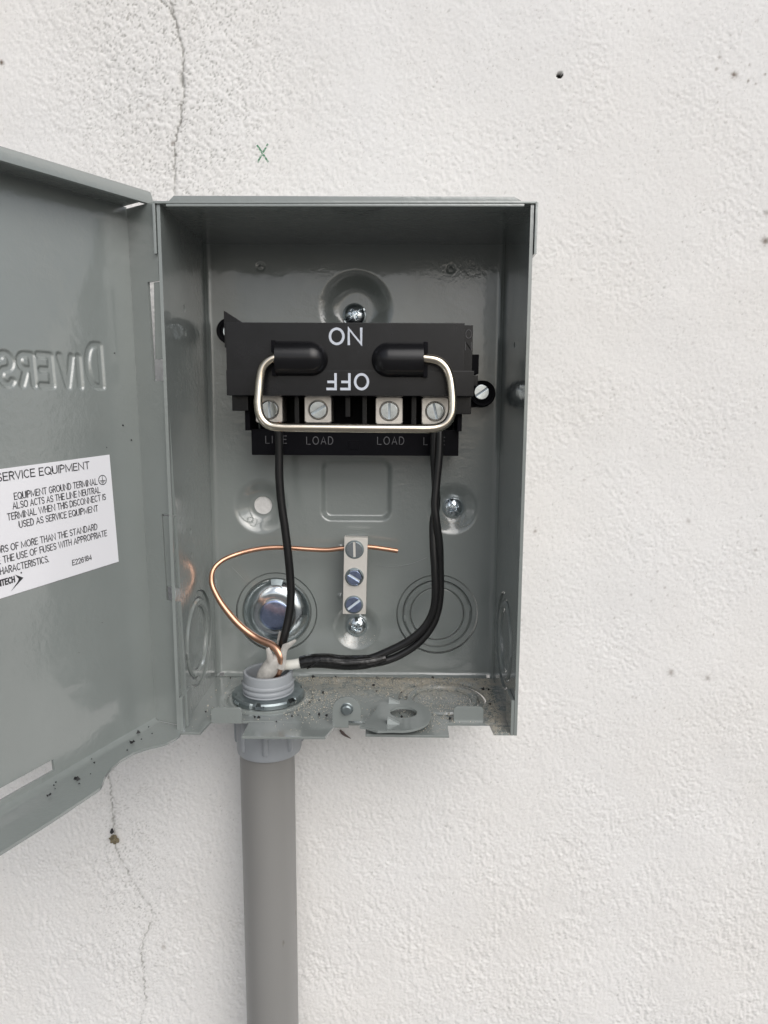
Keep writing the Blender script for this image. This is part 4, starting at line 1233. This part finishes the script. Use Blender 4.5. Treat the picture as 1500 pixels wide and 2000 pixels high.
prof += [(13.6, 0.6), (13.6, -1.8), (17.6, -1.9), (18.2, -2.6), (18.0, -28.5), (17.7, -30.2), (16.6, -30.8), (15.4, -30.8), (15.4, -28)]
B().lathe(prof, (CX, CY, 0), 'z', 96, 1, closed=True).build('body', M_PVC, ft, 40)
for k in range(8):
    a = rad(-87 + k * 45)
    x, y = CX + 17.7 * cos(a), CY + 17.7 * sin(a)
    B().tube([(x, y, -2.4), (x, y, -10), (x, y, -24), (x, y, -26.6)], [1.9, 1.9, 1.8, 0.9], 12, 4).build('grip_rib', M_PVC, ft)
pp = thing('conduit_pipe', (34.8, CY, -650), 'grey plastic conduit running down the wall below the box', 'conduit')
pr2 = [(15.2, -28.5), (15.2, -60), (15.2, -120), (15.2, -180), (15.15, -260), (15.2, -400), (15.2, -1300), (12.6, -1300), (12.6, -28.5)]
B().lathe(pr2, (34.9, CY, 0), 'z', 72, 1, closed=True).build('pipe', M_PIPE, pp, 40)

# ================================================================= SMALL DEBRIS
def grains(name, spots, mat, label, parent=None):
    V = []; F = []
    T = np.array([(1, 0, -.5), (-.5, .87, -.5), (-.5, -.87, -.5), (0, 0, .9), (0.1, .1, -0.9)])
    TF = [(0, 1, 3), (1, 2, 3), (2, 0, 3), (0, 2, 4), (2, 1, 4), (1, 0, 4)]
    for (x, y, z, s) in spots:
        R_ = rng.standard_normal((3, 3)); Q_, _ = np.linalg.qr(R_)
        sc = s * (0.7 + 0.6 * rng.random(3))
        P_ = (T * sc) @ Q_ + np.array([x, y, z])
        k = len(V); V += P_.tolist(); F += [tuple(i + k for i in f) for f in TF]
    o = pyobj(name, V, F, mat, None, 0)
    return tag(o, label, kind='stuff')
sp = []
tries = 0
while len(sp) < 5200:
    x = rng.uniform(3, W - 3); y = rng.uniform(-80, -8)
    w = 0.06
    w += 0.5 * math.exp(-((y + 13) / 7) ** 2) * (x > 48)
    w += 0.75 * math.exp(-((x - 159) / 3.2) ** 2) * (y < -10)
    w += 0.35 * math.exp(-((x - 62) / 14) ** 2) * math.exp(-((y + 42) / 16) ** 2)
    w += 0.18 * math.exp(-((x - 132) / 22) ** 2)
    w += 0.30 * math.exp(-((x - 104) / 12) ** 2) * math.exp(-((y + 22) / 9) ** 2)
    if math.hypot(x - 36, y + 38) < 21: continue
    if y < -69.5 and not (x > 155.5 or 33 < x < 72 or 92 < x < 132 or x < 9): continue
    if x < 48: w *= 0.25
    if y < -69.5: w *= 0.6
    if rng.random() < w:
        s = abs(rng.normal(0, 0.16)) + 0.10
        sp.append((x, y, 0.1 if y > -69.5 else -0.2, min(s, 0.6)))
for (cx_, cz_, R_, dp_, fl_) in ((83.4, 29.6, 14.8, 4.2, 0.35), (139.3, 101.3, 15.8, 4.6, 0.35)):
    for _ in range(520):
        x = cx_ + rng.normal(0, 5.5); zz = cz_ - R_ * 0.55 + rng.normal(0, 2.2)
        r_ = math.hypot(x - cx_, zz - cz_)
        if r_ > R_ or (zz > cz_ - 4): continue
        sp.append((x, YB + dp_ * (1 - float(sstep(r_, R_ * fl_, R_))) - 0.05, zz, abs(rng.normal(0, 0.10)) + 0.07))
grains('sand', sp, M_SAND, 'pale masonry dust and sand grains scattered on the box floor')
sp = []
for (a, b, s) in ((9, -13, .5), (18, -18, 1.1), (58, -10, 1.1), (66, -33, .9), (71, -9, .6), (96, -9.5, .5), (94, -22, 1.2), (96, -31, .8), (129, -9, 1.2), (60, -47, .6), (65, -44, .5), (62, -62, .5), (53, -64, .9), (56, -63, .6), (67, -62, 1.0), (71, -63, 1.1), (110, -32, .6),
                  (157, -26, 1.2), (160, -27, .9), (158, -47, 1.2), (46, -70, .5), (34, -66, .9), (36, -66, 1.0), (7, -60, .5), (109, -60, .5), (110, -64, .8), (80, -66, .6), (135, -65.5, 1.0), (22, -52, .6)):
    sp.append((a, b, 0.55 if b > -69 else 0.1, s * 1.05))
for (s, n, q) in ((16, 3, 1.3), (25, 7.0, 1.5), (24.2, 7.4, 1.2), (60, 10, 1.5), (60.5, 9.2, 1.1), (63, 14, .7), (66, 4, .7), (68, 5, .6), (21, 9.5, .5), (14, 10, .6), (9, 3.5, .6), (32, 11, .6), (47, 6, .6), (55, 12, .5), (70, 8, .5), (74, 9.4, .8), (75, 9.1, .7), (45, 2.5, .5)):
    a = dpt(s, 0.7, n); sp.append((a[0], a[1], 1.0, q * 0.75))
for (s, z, q) in ((11.5, 183, .55), (9.5, 150, .8), (5.2, 143, .75), (19.6, 140, .45), (30, 60, .4), (44, 50, .35)):
    a = dpt(s, z, 0.3); sp.append((a[0], a[1], a[2], q * 0.7))
grains('dirt_crumbs', sp, M_CRUMB, 'small black crumbs lying on the box floor and the door')
# mud blob and dry stalk stuck on the wall
V = []; F = []
bm = bmesh.new(); bmesh.ops.create_icosphere(bm, subdivisions=4, radius=1)
for v in bm.verts:
    p = v.co.copy(); q = 1 + 0.35 * math.sin(p.x * 5 + 1) * math.sin(p.z * 4.3) + 0.2 * math.sin(p.z * 9 + p.x * 7) + 0.12 * random.uniform(-1, 1)
    v.co = Vector((p.x * 2.4 * q, p.y * 1.5 * q, p.z * 2.7 * q))
V = [v.co[:] for v in bm.verts]; bm.verts.index_update(); F = [[v.index for v in f.verts] for f in bm.faces]; bm.free()
V = [(a - 70.3, b - 1.4, c - 111.5) for a, b, c in V]
o = pyobj('mud_blob', V, F, M_MUD, None, 30, origin=(-70.3, -1.4, -111.5))
tag(o, 'small lump of dried brown mud stuck on the wall below the door', 'mud')
o = B().tube([(-71.6, -0.8, -104.6), (-71.2, -2.0, -106.0), (-71.9, -1.2, -107.4)], [0.5, 1.3, 0.5], 8, 4).build('dry_husk', M_CRUMB, None, 40)
tag(o, 'tiny dark husk on the wall just above the mud lump', 'husk')
o = B().tube([(73.0, -1.2, -37.0), (74.4, -1.5, -38.6), (76.0, -1.3, -40.2), (79.6, -1.0, -42.6)], [0.5, 1.0, 0.8, 0.15], 8, 4).build('dry_stalk', M_STALK, None, 40)
tag(o, 'thin dark sliver stuck on the wall just under the box floor', 'stalk')
